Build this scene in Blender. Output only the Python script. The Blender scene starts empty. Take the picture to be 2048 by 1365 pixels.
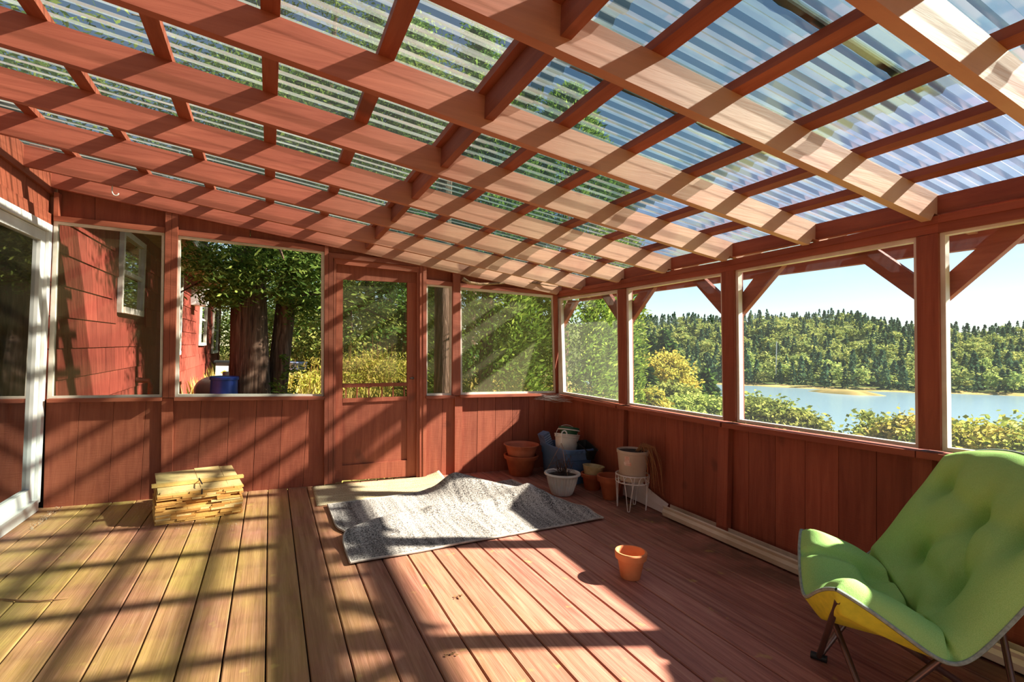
import bpy, math, random
import numpy as np
from mathutils import Vector, Matrix

random.seed(7)
RNG = np.random.default_rng(11)
scene = bpy.context.scene
COL = scene.collection

# ------------------------------------------------------------------ camera
CAM_H = 1.28
CX, CY = 1024.0, 682.5
VX = np.array([3173 - CX, 764 - CY]); VY = np.array([540 - CX, 685 - CY])
FPX = math.sqrt(-(VX @ VY))
_X = np.array([VX[0], VX[1], FPX]); _X /= np.linalg.norm(_X)
_Y = np.array([VY[0], VY[1], FPX]); _Y /= np.linalg.norm(_Y)
_Z = np.cross(_X, _Y); _Z /= np.linalg.norm(_Z)
if _Z[1] > 0: _Z = -_Z
MC = np.array([_X, _Y, _Z])           # rows: world axes in (right, down, forward)
cam_d = bpy.data.cameras.new('camera'); cam = bpy.data.objects.new('camera', cam_d); COL.objects.link(cam)
cam_d.sensor_fit = 'HORIZONTAL'; cam_d.sensor_width = 36.0; cam_d.lens = FPX / 2048 * 36.0
cam_d.clip_start = 0.05; cam_d.clip_end = 3000
m4 = Matrix.Identity(4)
for i in range(3):
    m4[i][0] = MC[i, 0]; m4[i][1] = -MC[i, 1]; m4[i][2] = -MC[i, 2]
m4[2][3] = CAM_H
cam.matrix_world = m4
scene.camera = cam

# ------------------------------------------------------------------ sky, sun, exposure
SUN_TRAVEL = Vector((-1.0, 0.349, -0.7228)).normalized()
SUN_STRENGTH = 18.0
SKY_STRENGTH = 0.14
EXPOSURE = 0.42
world = bpy.data.worlds.new('world'); scene.world = world; world.use_nodes = True
wn = world.node_tree; wn.nodes.clear()
sky = wn.nodes.new('ShaderNodeTexSky'); sky.sky_type = 'NISHITA'; sky.sun_disc = False
sky.sun_elevation = math.asin(-SUN_TRAVEL.z)
sky.sun_rotation = math.atan2(-SUN_TRAVEL.x, -SUN_TRAVEL.y)
sky.air_density = 1.0; sky.dust_density = 0.0; sky.ozone_density = 1.0; sky.altitude = 10
wb = wn.nodes.new('ShaderNodeBackground'); wb.inputs['Strength'].default_value = SKY_STRENGTH
wo = wn.nodes.new('ShaderNodeOutputWorld')
wn.links.new(sky.outputs[0], wb.inputs[0]); wn.links.new(wb.outputs[0], wo.inputs[0])
sun_d = bpy.data.lights.new('sun', 'SUN'); sun_d.energy = SUN_STRENGTH; sun_d.angle = math.radians(1.3)
sun_d.color = (1.0, 0.93, 0.82)
sun_o = bpy.data.objects.new('sun', sun_d); COL.objects.link(sun_o)
sun_o.rotation_euler = SUN_TRAVEL.to_track_quat('-Z', 'Y').to_euler(); sun_o.location = (12, -5, 9)
vs = scene.view_settings
vs.view_transform = 'Standard'; vs.look = 'None'; vs.gamma = 1.0; vs.exposure = EXPOSURE; vs.use_curve_mapping = False
scene.cycles.max_bounces = 12; scene.cycles.transparent_max_bounces = 24
scene.cycles.diffuse_bounces = 4; scene.cycles.glossy_bounces = 3
scene.cycles.caustics_reflective = False; scene.cycles.caustics_refractive = False

# ------------------------------------------------------------------ pixel -> place helpers
def ray(px, py):
    return MC @ np.array([px - CX, py - CY, FPX])
def onx(px, py, x):
    r = ray(px, py); t = x / r[0]; return Vector((x, r[1] * t, CAM_H + r[2] * t))
def ony(px, py, y):
    r = ray(px, py); t = y / r[1]; return Vector((r[0] * t, y, CAM_H + r[2] * t))
def onz(px, py, z):
    r = ray(px, py); t = (z - CAM_H) / r[2]; return Vector((r[0] * t, r[1] * t, z))
YF = 4.915          # face of the far wall
XR = 2.898          # face of the lake-side wall
XL = -1.50          # face of the house wall
Y0 = -2.9           # the deck goes on behind the camera to here
def roofz(x, y):    # underside of the rafters
    return 2.321 - 0.120 * x - 0.022 * y + 0.002 * x * y
RD = 0.14           # rafter depth

# ------------------------------------------------------------------ materials
def lin(r, g, b):
    f = lambda c: (c / 255 / 12.92) if c / 255 <= 0.04045 else ((c / 255 + 0.055) / 1.055) ** 2.4
    return (f(r), f(g), f(b), 1.0)
class NT:
    def __init__(s, name):
        s.m = bpy.data.materials.new(name); s.m.use_nodes = True; s.t = s.m.node_tree; s.t.nodes.clear()
        s.out = s.n('ShaderNodeOutputMaterial')
    def n(s, kind, **kw):
        nd = s.t.nodes.new(kind)
        for k, v in kw.items():
            if k in nd.inputs: nd.inputs[k].default_value = v
            else: setattr(nd, k, v)
        return nd
    def l(s, a, b): s.t.links.new(a, b)
    def pos(s, scale=(1, 1, 1), kind='Position', rot=(0, 0, 0)):
        if kind == 'Position': g = s.n('ShaderNodeNewGeometry').outputs['Position']
        else: g = s.n('ShaderNodeTexCoord').outputs[kind]
        mp = s.n('ShaderNodeMapping'); mp.inputs['Scale'].default_value = scale; mp.inputs['Rotation'].default_value = rot
        s.l(g, mp.inputs[0]); return mp.outputs[0]
    def noise(s, vec, scale=1.0, detail=4, rough=0.55, dist=0.0):
        nd = s.n('ShaderNodeTexNoise'); nd.inputs['Scale'].default_value = scale; nd.inputs['Detail'].default_value = detail
        nd.inputs['Roughness'].default_value = rough; nd.inputs['Distortion'].default_value = dist
        s.l(vec, nd.inputs['Vector']); return nd.outputs['Fac']
    def ramp(s, fac, stops):
        r = s.n('ShaderNodeValToRGB'); e = r.color_ramp.elements
        while len(e) < len(stops): e.new(0.5)
        for i, (p, c) in enumerate(stops):
            e[i].position = p; e[i].color = c if len(c) == 4 else (*c, 1)
        s.l(fac, r.inputs[0]); return r.outputs[0]
    def mapr(s, v, a, b, c=0.0, d=1.0):
        nd = s.n('ShaderNodeMapRange'); nd.inputs[1].default_value = a; nd.inputs[2].default_value = b
        nd.inputs[3].default_value = c; nd.inputs[4].default_value = d; s.l(v, nd.inputs[0]); return nd.outputs[0]
    def math(s, op, a, b):
        nd = s.n('ShaderNodeMath', operation=op)
        for i, v in enumerate((a, b)):
            if isinstance(v, (int, float)): nd.inputs[i].default_value = v
            else: s.l(v, nd.inputs[i])
        return nd.outputs[0]
    def mix(s, fac, a, b, mode='MIX'):
        nd = s.n('ShaderNodeMix', data_type='RGBA', blend_type=mode)
        for inp, v in ((nd.inputs[0], fac), (nd.inputs[6], a), (nd.inputs[7], b)):
            if isinstance(v, (int, float)): inp.default_value = v
            elif isinstance(v, tuple): inp.default_value = v
            else: s.l(v, inp)
        return nd.outputs[2]
    def sepx(s, vec, i):
        nd = s.n('ShaderNodeSeparateXYZ'); s.l(vec, nd.inputs[0]); return nd.outputs[i]
    def rand(s): return s.n('ShaderNodeObjectInfo').outputs['Random']
    def bump(s, h, strength=0.3, dist=0.01):
        nd = s.n('ShaderNodeBump'); nd.inputs['Strength'].default_value = strength; nd.inputs['Distance'].default_value = dist
        s.l(h, nd.inputs['Height']); return nd.outputs[0]
    def bsdf(s, col, rough=0.6, nor=None, metal=0.0, spec=0.5):
        b = s.n('ShaderNodeBsdfPrincipled')
        if isinstance(col, tuple): b.inputs['Base Color'].default_value = col
        else: s.l(col, b.inputs['Base Color'])
        if isinstance(rough, (int, float)): b.inputs['Roughness'].default_value = rough
        else: s.l(rough, b.inputs['Roughness'])
        b.inputs['Metallic'].default_value = metal
        b.inputs['Specular IOR Level'].default_value = spec
        if nor is not None: s.l(nor, b.inputs['Normal'])
        return b.outputs[0]
    def done(s, sh): s.l(sh, s.out.inputs[0]); return s.m

def plain(name, c1, c2=None, rough=0.6, scale=6.0, bump=0.0, metal=0.0, spec=0.4, kind='Object'):
    t = NT(name); c2 = c2 or tuple(v * 0.8 for v in c1[:3]) + (1,)
    v = t.pos(kind=kind); n = t.noise(v, scale)
    col = t.ramp(n, [(0.32, c2), (0.68, c1)])
    nor = t.bump(t.noise(v, scale * 6), bump, 0.01) if bump else None
    return t.done(t.bsdf(col, rough, nor, metal, spec))

def painted_wood(name, c1, c2, grain, rough=0.62, knots=True, fade=None, vary=0.16, saw=0.0):
    """stained timber: grain = stretch of the noise along the board"""
    t = NT(name); P = t.pos()
    g = t.noise(t.pos(scale=grain), 1.0, 5, 0.6, 0.6)
    big = t.noise(P, 2.3, 3)
    col = t.ramp(g, [(0.30, c2), (0.66, c1)])
    dark = tuple(v * 0.62 for v in c1[:3]) + (1,)
    col = t.mix(t.mapr(big, 0.35, 0.75, 0.0, 0.55), col, dark)
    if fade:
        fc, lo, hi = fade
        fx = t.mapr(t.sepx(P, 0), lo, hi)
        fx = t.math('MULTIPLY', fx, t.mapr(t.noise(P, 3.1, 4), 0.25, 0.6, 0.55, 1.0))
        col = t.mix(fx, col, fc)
    if knots:
        k = t.noise(t.pos(scale=tuple(4.5 if s > 8 else 3.2 for s in grain)), 1.0, 1, 0.2)
        col = t.mix(t.mapr(k, 0.74, 0.80, 0.0, 0.7), col, tuple(v * 0.35 for v in c1[:3]) + (1,))
    hs = t.n('ShaderNodeHueSaturation'); t.l(col, hs.inputs['Color'])
    t.l(t.mapr(t.rand(), 0, 1, 1 - vary, 1 + vary), hs.inputs['Value'])
    h = g
    if saw:
        sw = t.noise(t.pos(scale=(9, 9, 170)), 1.0, 2)
        h = t.math('ADD', g, t.math('MULTIPLY', sw, saw))
    return t.done(t.bsdf(hs.outputs[0], rough, t.bump(h, 0.45, 0.004), 0, 0.35))

RED1, RED2 = lin(158, 86, 60), lin(130, 62, 42)
M = {}
M['paint_z'] = painted_wood('red_stain_vertical', RED1, RED2, (26, 26, 2.2), saw=0.7)
M['paint_x'] = painted_wood('red_stain_along_x', RED1, RED2, (2.2, 26, 26))
M['paint_y'] = painted_wood('red_stain_along_y', RED1, RED2, (26, 2.2, 26))
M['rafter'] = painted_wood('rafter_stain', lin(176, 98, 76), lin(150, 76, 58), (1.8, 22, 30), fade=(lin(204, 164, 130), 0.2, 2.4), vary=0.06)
M['white_trim'] = plain('aged_white_trim', lin(232, 226, 212), lin(200, 188, 168), 0.5, 5, 0.15, kind='Position')
M['vinyl'] = plain('white_vinyl', lin(236, 236, 232), lin(214, 212, 204), 0.35, 4, 0.0, kind='Position')

def deck_material():
    t = NT('deck_stain'); P = t.pos()
    g = t.noise(t.pos(scale=(34, 1.6, 34)), 1.0, 5, 0.65, 0.8)
    col = t.ramp(g, [(0.28, lin(126, 74, 60)), (0.5, lin(166, 108, 90)), (0.72, lin(190, 138, 114))])
    x = t.sepx(P, 0); y = t.sepx(P, 1)
    gx = t.mapr(t.math('ADD', x, t.math('MULTIPLY', y, 0.05)), 1.5, -0.2)
    n1 = t.noise(P, 1.1, 5, 0.6)
    alg = t.math('MULTIPLY', t.mapr(n1, 0.30, 0.56), gx)
    alg2 = t.math('MULTIPLY', alg, t.mapr(t.rand(), 0, 1, 0.55, 1.0))
    algc = t.ramp(t.noise(t.pos(scale=(20, 2, 20)), 1.0, 4), [(0.3, lin(140, 120, 54)), (0.7, lin(196, 170, 88))])
    col = t.mix(t.math('MULTIPLY', alg2, 0.85), col, algc)
    moss = t.math('MULTIPLY', t.mapr(x, 2.2, 2.85), t.mapr(t.noise(P, 3.5, 4), 0.38, 0.6))  # patchy darker tone rising towards the lake-side wall
    col = t.mix(t.math('MULTIPLY', moss, 0.75), col, lin(58, 52, 30))
    spots = t.mapr(t.noise(P, 7.0, 3), 0.66, 0.72)
    col = t.mix(t.math('MULTIPLY', spots, 0.35), col, lin(205, 180, 96))
    hs = t.n('ShaderNodeHueSaturation'); t.l(col, hs.inputs['Color'])
    t.l(t.mapr(t.rand(), 0, 1, 0.86, 1.12), hs.inputs['Value'])
    rib = t.noise(t.pos(scale=(160, 0.6, 10)), 1.0, 2)
    h = t.math('ADD', g, t.math('MULTIPLY', rib, 0.6))
    return t.done(t.bsdf(hs.outputs[0], 0.58, t.bump(h, 0.5, 0.004), 0, 0.35))
M['deck'] = deck_material()
M['dark'] = plain('dark_void', lin(30, 24, 20), lin(16, 12, 10), 0.9)

def sheet_material(name, tint, haze, hz_col):
    t = NT(name); P = t.pos()
    tr = t.n('ShaderNodeBsdfTransparent'); 
    streak = t.noise(t.pos(scale=(0.5, 30, 30)), 1.0, 4)
    tc = t.mix(t.mapr(streak, 0.4, 0.75, 0.0, 0.35), tint, tuple(v * 0.82 for v in tint[:3]) + (1,))
    t.l(tc, tr.inputs[0])
    gl = t.n('ShaderNodeBsdfGlossy'); gl.inputs['Roughness'].default_value = 0.2; gl.inputs['Color'].default_value = (0.9, 0.95, 1.0, 1)
    fr = t.n('ShaderNodeFresnel'); fr.inputs['IOR'].default_value = 1.5
    fac = t.math('MINIMUM', t.math('MULTIPLY', fr.outputs[0], 0.35), 0.5)
    a = t.n('ShaderNodeMixShader'); t.l(fac, a.inputs[0]); t.l(tr.outputs[0], a.inputs[1]); t.l(gl.outputs[0], a.inputs[2])
    tl = t.n('ShaderNodeBsdfTranslucent'); tl.inputs[0].default_value = hz_col
    df = t.n('ShaderNodeBsdfDiffuse'); df.inputs[0].default_value = hz_col
    td = t.n('ShaderNodeMixShader'); td.inputs[0].default_value = 0.2; t.l(tl.outputs[0], td.inputs[1]); t.l(df.outputs[0], td.inputs[2])
    b = t.n('ShaderNodeMixShader')
    dirt = t.math('ADD', haze, t.math('MULTIPLY', t.mapr(t.noise(t.pos(scale=(3, 14, 14)), 1.0, 5), 0.5, 0.8), haze * 1.2))
    t.l(dirt, b.inputs[0]); t.l(a.outputs[0], b.inputs[1]); t.l(td.outputs[0], b.inputs[2])
    return t.done(b.outputs[0])
M['sheet_a'] = sheet_material('clear_corrugated_plastic', (0.84, 0.86, 0.83, 1), 0.20, lin(164, 174, 166))
M['sheet_b'] = sheet_material('teal_corrugated_plastic', (0.66, 0.78, 0.76, 1), 0.10, lin(150, 178, 172))
M['sheet_c'] = sheet_material('new_clear_corrugated_plastic', (0.84, 0.86, 0.88, 1), 0.05, lin(214, 224, 232))

M['web_a'] = sheet_material('clear_plastic_rib_sides', (0.42, 0.45, 0.42, 1), 0.09, lin(180, 190, 180))  # rib sides tinted darker to imitate refraction stripes and their shadows
M['web_b'] = sheet_material('teal_plastic_rib_sides', (0.32, 0.40, 0.39, 1), 0.1, lin(130, 156, 150))
M['web_c'] = sheet_material('new_plastic_rib_sides', (0.48, 0.52, 0.55, 1), 0.06, lin(204, 214, 222))

def screen_material(name, opac, col):
    t = NT(name)
    tr = t.n('ShaderNodeBsdfTransparent'); df = t.n('ShaderNodeBsdfDiffuse'); df.inputs[0].default_value = col
    tl = t.n('ShaderNodeBsdfTranslucent'); tl.inputs[0].default_value = col
    d = t.n('ShaderNodeMixShader'); d.inputs[0].default_value = 0.35; t.l(df.outputs[0], d.inputs[1]); t.l(tl.outputs[0], d.inputs[2])
    mx = t.n('ShaderNodeMixShader')
    n = t.noise(t.pos(scale=(3, 3, 3)), 1.0, 3)
    t.l(t.mapr(n, 0.3, 0.7, opac * 0.85, opac * 1.15), mx.inputs[0]); t.l(tr.outputs[0], mx.inputs[1]); t.l(d.outputs[0], mx.inputs[2])
    return t.done(mx.outputs[0])
M['screen'] = screen_material('insect_screen', 0.50, lin(98, 96, 72))
M['screen_heavy'] = screen_material('heavy_insect_screen', 0.55, lin(84, 78, 54))
M['screen_corner'] = screen_material('dusty_corner_screen', 0.54, lin(128, 126, 98))
M['screen_thin'] = screen_material('thin_insect_screen', 0.07, lin(150, 156, 160))
M['screen_dusty'] = screen_material('dusty_insect_screen', 0.24, lin(150, 150, 136))

def glass_material(name, tint=(0.75, 0.8, 0.78, 1), k=1.6):
    t = NT(name)
    tr = t.n('ShaderNodeBsdfTransparent'); tr.inputs[0].default_value = tint
    gl = t.n('ShaderNodeBsdfGlossy'); gl.inputs['Roughness'].default_value = 0.02
    fr = t.n('ShaderNodeFresnel'); fr.inputs['IOR'].default_value = 1.52
    mx = t.n('ShaderNodeMixShader'); t.l(t.math('MINIMUM', t.math('MULTIPLY', fr.outputs[0], k), 0.9), mx.inputs[0])
    t.l(tr.outputs[0], mx.inputs[1]); t.l(gl.outputs[0], mx.inputs[2])
    return t.done(mx.outputs[0])
M['glass'] = glass_material('door_glass', k=3.2)

def leaf_material(name, c1, c2, c3, scale=0.8, trans=0.45):
    t = NT(name); P = t.pos(kind='Object')
    n = t.noise(P, scale, 5, 0.65)
    geo = t.n('ShaderNodeNewGeometry')
    f = t.math('ADD', t.math('MULTIPLY', n, 0.7), t.math('MULTIPLY', geo.outputs['Random Per Island'], 0.3))
    col = t.ramp(f, [(0.28, c3), (0.5, c2), (0.7, c1)])
    hs = t.n('ShaderNodeHueSaturation'); t.l(col, hs.inputs['Color'])
    t.l(t.mapr(t.rand(), 0, 1, 0.78, 1.25), hs.inputs['Value']); t.l(t.mapr(t.rand(), 0, 1, 0.485, 0.515), hs.inputs['Hue'])
    df = t.n('ShaderNodeBsdfDiffuse'); t.l(hs.outputs[0], df.inputs[0])
    tl = t.n('ShaderNodeBsdfTranslucent'); t.l(hs.outputs[0], tl.inputs[0])
    mx = t.n('ShaderNodeMixShader'); mx.inputs[0].default_value = trans
    t.l(df.outputs[0], mx.inputs[1]); t.l(tl.outputs[0], mx.inputs[2])
    return t.done(mx.outputs[0])
M['leaf_cedar'] = leaf_material('cedar_leaf', lin(172, 190, 84), lin(104, 136, 52), lin(48, 74, 28), 0.9)
M['leaf_hemlock'] = leaf_material('hemlock_leaf', lin(158, 178, 88), lin(96, 128, 58), lin(44, 68, 34), 0.8)
M['leaf_spruce'] = leaf_material('spruce_leaf', lin(104, 130, 58), lin(52, 82, 42), lin(22, 42, 28), 0.9, 0.25)
M['leaf_yellow'] = leaf_material('yellow_leaf', lin(226, 196, 96), lin(178, 168, 74), lin(96, 112, 50), 0.6)
M['leaf_bush'] = leaf_material('bush_leaf', lin(196, 196, 110), lin(136, 146, 70), lin(72, 90, 42), 0.8)
M['leaf_weed'] = leaf_material('weed_leaf', lin(230, 206, 120), lin(176, 172, 72), lin(100, 118, 44), 1.6)
M['grass'] = leaf_material('dry_grass', lin(232, 208, 140), lin(204, 186, 98), lin(140, 148, 66), 1.5)
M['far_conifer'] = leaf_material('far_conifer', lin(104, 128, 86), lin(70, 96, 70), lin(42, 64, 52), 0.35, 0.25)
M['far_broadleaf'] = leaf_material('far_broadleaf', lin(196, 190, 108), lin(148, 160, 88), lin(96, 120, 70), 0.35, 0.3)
M['bark'] = plain('bark', lin(132, 104, 84), lin(66, 46, 38), 0.9, 9, 0.9)
def bark_material():
    t = NT('ridged_bark'); g = t.noise(t.pos(scale=(22, 22, 1.6), kind='Object'), 1.0, 5, 0.6, 1.0)
    col = t.ramp(g, [(0.3, lin(52, 38, 32)), (0.55, lin(112, 88, 72)), (0.75, lin(160, 136, 116))])
    return t.done(t.bsdf(col, 0.9, t.bump(g, 1.0, 0.03), 0, 0.1))
M['bark'] = bark_material()
M['ground'] = plain('yard_soil', lin(150, 140, 80), lin(96, 98, 52), 0.95, 1.2, 0.4, kind='Position', spec=0.05)
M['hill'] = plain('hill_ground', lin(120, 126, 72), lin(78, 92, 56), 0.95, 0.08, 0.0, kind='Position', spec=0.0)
M['shore'] = plain('shore_grass', lin(176, 150, 96), lin(112, 112, 70), 0.95, 0.12, 0.0, kind='Position', spec=0.0)
def water_material():
    t = NT('bay_water'); h = t.noise(t.pos(scale=(0.5, 0.5, 0.5)), 1.0, 4, 0.6)
    return t.done(t.bsdf(lin(112, 138, 146), 0.22, t.bump(h, 0.25, 0.15), 0, 0.6))
M['water'] = water_material()

# ------------------------------------------------------------------ mesh helpers
def link(o, parent=None):
    COL.objects.link(o)
    if parent is not None: o.parent = parent
    return o
def mesh(name, verts, faces, mat, parent=None, smooth=False, mats=None, fmi=None):
    me = bpy.data.meshes.new(name); me.from_pydata([tuple(v) for v in verts], [], faces)
    for m in (mats or [mat]): me.materials.append(m)
    if fmi is not None: me.polygons.foreach_set('material_index', fmi)
    if smooth: me.polygons.foreach_set('use_smooth', [True] * len(me.polygons))
    me.update()
    return link(bpy.data.objects.new(name, me), parent)
class MB:
    """collects shapes into one mesh"""
    def __init__(s): s.v = []; s.f = []
    def add(s, vs_, fs):
        b = len(s.v); s.v += [Vector(v) for v in vs_]; s.f += [tuple(i + b for i in f) for f in fs]; return s
    def hexa(s, a, b):       # a, b: matching quads
        return s.add(list(a) + list(b), [(3, 2, 1, 0), (4, 5, 6, 7), (0, 1, 5, 4), (1, 2, 6, 5), (2, 3, 7, 6), (3, 0, 4, 7)])
    def box(s, x0, x1, y0, y1, z0, z1):
        return s.hexa([(x0, y0, z0), (x1, y0, z0), (x1, y0, z1), (x0, y0, z1)], [(x0, y1, z0), (x1, y1, z0), (x1, y1, z1), (x0, y1, z1)])
    def tube(s, pts, r, n=8, cap=True):
        pts = [Vector(p) for p in pts]; rr = r if isinstance(r, (list, tuple)) else [r] * len(pts)
        rings = []; up = None
        for i, p in enumerate(pts):
            d = (pts[min(i + 1, len(pts) - 1)] - pts[max(i - 1, 0)]).normalized()
            if up is None: up = d.orthogonal().normalized()
            up = (up - d * up.dot(d)).normalized(); w = d.cross(up)
            rings.append([p + (up * math.cos(2 * math.pi * k / n) + w * math.sin(2 * math.pi * k / n)) * rr[i] for k in range(n)])
        vs_ = [v for r_ in rings for v in r_]; fs = []
        for i in range(len(pts) - 1):
            for k in range(n):
                k2 = (k + 1) % n; fs.append((i * n + k, i * n + k2, (i + 1) * n + k2, (i + 1) * n + k))
        if cap: fs.append(tuple(range(n - 1, -1, -1))); fs.append(tuple((len(pts) - 1) * n + k for k in range(n)))
        return s.add(vs_, fs)
    def ring(s, c, R, r, n=32, m=6, z=None, squash=1.0):
        pts = [Vector((c[0] + R * math.cos(2 * math.pi * k / n), c[1] + R * squash * math.sin(2 * math.pi * k / n), c[2])) for k in range(n + 1)]
        return s.tube(pts, r, m, False)
    def lathe(s, prof, n=40, c=(0, 0, 0), fn=None):
        vs_ = []; fs = []
        for i, (r, z) in enumerate(prof):
            for k in range(n):
                a = 2 * math.pi * k / n; q = r * (fn(a, z) if fn else 1)
                vs_.append((c[0] + q * math.cos(a), c[1] + q * math.sin(a), c[2] + z))
        for i in range(len(prof) - 1):
            for k in range(n):
                k2 = (k + 1) % n; fs.append((i * n + k, i * n + k2, (i + 1) * n + k2, (i + 1) * n + k))
        return s.add(vs_, fs)
    def build(s, name, mat, parent=None, smooth=False): return mesh(name, s.v, s.f, mat, parent, smooth)
def empty(name, loc=(0, 0, 0), rz=0.0):
    o = bpy.data.objects.new(name, None); o.empty_display_size = 0.1; o.location = loc; o.rotation_euler = (0, 0, rz); return link(o)
def tag(o, label=None, cat=None, group=None, kind=None):
    if label: o['label'] = label
    if cat: o['category'] = cat
    if group: o['group'] = group
    if kind: o['kind'] = kind
    return o
def thing(name, label, cat, loc=(0, 0, 0), rz=0.0, group=None): return tag(empty(name, loc, rz), label, cat, group)
def struct(name, label): return tag(empty(name), label, None, None, 'structure')
def curve_smooth(o, ang=40):
    o.data.polygons.foreach_set('use_smooth', [True] * len(o.data.polygons))
    try: o.data.set_sharp_from_angle(angle=math.radians(ang))
    except Exception: pass
    return o

def prismF(name, quad, d0, d1, mat, parent):
    """board on the far wall: quad of pixels taken at depth d0 before the wall face, running back to d1"""
    a = [ony(px, py, YF - d0) for px, py in quad]; b = [Vector((p.x, YF - d1, p.z)) for p in a]
    return MB().hexa(a, b).build(name, mat, parent)
def prismR(name, quad, d0, d1, mat, parent):
    a = [onx(px, py, XR - d0) for px, py in quad]; b = [Vector((XR - d1, p.y, p.z)) for p in a]
    return MB().hexa(a, b).build(name, mat, parent)
def sheet(name, pts, mat, parent): return mesh(name, pts, [tuple(range(len(pts)))], mat, parent)
def lerp(a, b, t): return a + (b - a) * t
def interp(x, xs, ys_): return float(np.interp(x, xs, ys_))

# ================================================================== FLOOR
floor = MB().box(XL - 0.1, 3.02, Y0, 5.02, -0.16, -0.045).build('floor', M['dark'])
tag(floor, 'weathered red stained plank deck floor of the screened porch', None, None, 'structure')
seams = [0.028 + 0.156 * k for k in range(-11, 21)]
for i in range(len(seams) - 1):
    x0, x1 = max(seams[i] + 0.003, XL - 0.02), min(seams[i + 1] - 0.003, 2.99)
    if x1 - x0 < 0.02: continue
    dz = random.uniform(-0.0015, 0.0)
    b = 0.004
    y1 = YF + 0.06
    prof = [(x0, -0.04), (x0, dz - b), (x0 + b, dz), (x1 - b, dz), (x1, dz - b), (x1, -0.04)]
    vs_ = [(x, Y0, z) for x, z in prof] + [(x, y1, z) for x, z in prof]; n = len(prof)
    fs = [tuple(range(n))[::-1], tuple(range(n, 2 * n))] + [(k, (k + 1) % n, n + (k + 1) % n, n + k) for k in range(n)]
    fs = [f[::-1] for f in fs]
    mesh('floor_board', vs_, fs, M['deck'], floor)

# ================================================================== FAR WALL
wf = struct('wall_far', 'red stained far wall of the porch with plank siding below the openings')
def floor_px(x): return 1006 - 0.0820 * (x - 220) + 1.5
def sid(tops, bots, ytop):
    for i in range(len(tops) - 1):
        q = [(tops[i] + .35, ytop), (tops[i + 1] - .35, ytop), (bots[i + 1] - .35, floor_px(bots[i + 1])), (bots[i] + .35, floor_px(bots[i]))]
        prismF('siding_board', q, random.uniform(0, .003), -0.02, M['paint_z'], wf)
sid([92, 160, 228.5, 292.5, 324], [86, 147.5, 216.5, 280.5, 322], 798)
sid([345, 403, 459.6, 514, 565, 616, 651], [343, 392.7, 451, 505, 557, 605.5, 649], 795)
sid([852, 886, 911], [852, 881.7, 910], 793)
sid([921, 956, 991, 1025, 1058, 1089, 1120], [924, 953, 989.5, 1024, 1057, 1087, 1120], 790)
MB().box(XL - .1, 0.42, YF + .021, YF + .03, 0.0, 0.80).build('siding_backing', M['dark'], wf)
MB().box(1.25, 2.95, YF + .021, YF + .03, 0.0, 0.80).build('siding_backing', M['dark'], wf)
# posts and casings
def postF(q, d0=.045, d1=-.03, mat='paint_z', nm='post'): return prismF(nm, q, d0, d1, M[mat], wf)
postF([(331.6, 398), (344, 399), (336.6, 796), (325, 796)]); postF([(344.6, 399), (356.8, 400), (348.4, 796), (337.2, 796)])
postF([(323, 797), (346.4, 797), (343.8, 998), (321.6, 1000)], .03)
postF([(649.6, 470), (657.2, 471), (656, 969), (648.3, 970)]); postF([(657.7, 506), (666.4, 507), (665.6, 968), (656.5, 969)], .04)
postF([(667.2, 520), (672.6, 521), (670.6, 967.5), (666.4, 968)], .03)
postF([(833.8, 520), (839.5, 520), (839, 955), (833, 955)], .03); postF([(840, 512), (846, 512), (845.5, 954), (839.5, 955)], .04)
postF([(846.5, 511), (853.2, 512), (853.4, 953.5), (846, 954)], .045)
postF([(906.6, 525), (920.6, 526.5), (921.4, 792), (905, 792)]); postF([(910, 793), (924.8, 793), (924.6, 949), (909.5, 950)], .03)
postF([(1106, 583), (1115, 583), (1119, 790), (1112, 790)], .02)
postF([(108, 384), (118, 386), (116, 432), (107, 431)], .03)
# headers, door head casing, sills
for q in ([(107, 431), (330, 455), (329.5, 465.6), (107, 441.4)], [(353.5, 459), (650, 493), (649.5, 503.6), (353.5, 470.2)],
          [(853, 559), (906.5, 565), (906, 573), (853, 568.5)], [(920.8, 566.5), (1109, 584.2), (1109, 591.2), (920.8, 574.4)]):
    prismF('header', q, .03, -.03, M['paint_x'], wf)
prismF('header', [(657, 505.5), (846, 525), (846, 534), (666, 516)], .042, -.03, M['paint_x'], wf)
prismF('header', [(667, 516.5), (840, 534.5), (834, 545), (672.6, 527.7)], .032, -.03, M['paint_x'], wf)
for q in ([(93, 799), (323, 796.2), (322, 802.5), (93, 806)], [(348, 796), (649, 794), (648, 800), (348, 802.3)],
          [(852.5, 793), (910, 792), (910, 797), (852.5, 798)], [(921, 791), (1115, 787.4), (1115, 792), (921, 796.2)]):
    prismF('sill', q, .075, -.03, M['paint_x'], wf)
# infill planks between headers and the end rafter
for q in ([(116, 330), (189.5, 350), (189.5, 442), (116, 434)], [(190.5, 350), (332, 385), (332, 458), (190.5, 442)],
          [(354, 380), (500, 420), (500, 480), (354, 462)], [(501, 420), (652, 450), (652, 496), (501, 480)],
          [(652, 450), (850, 495), (850, 528), (652, 508)], [(851, 495), (908, 510), (908, 567), (851, 561)], [(919, 510), (1112, 550), (1112, 588), (919, 568)]):
    prismF('infill_board', q, -.035, -.055, M['paint_z'], wf)

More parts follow.
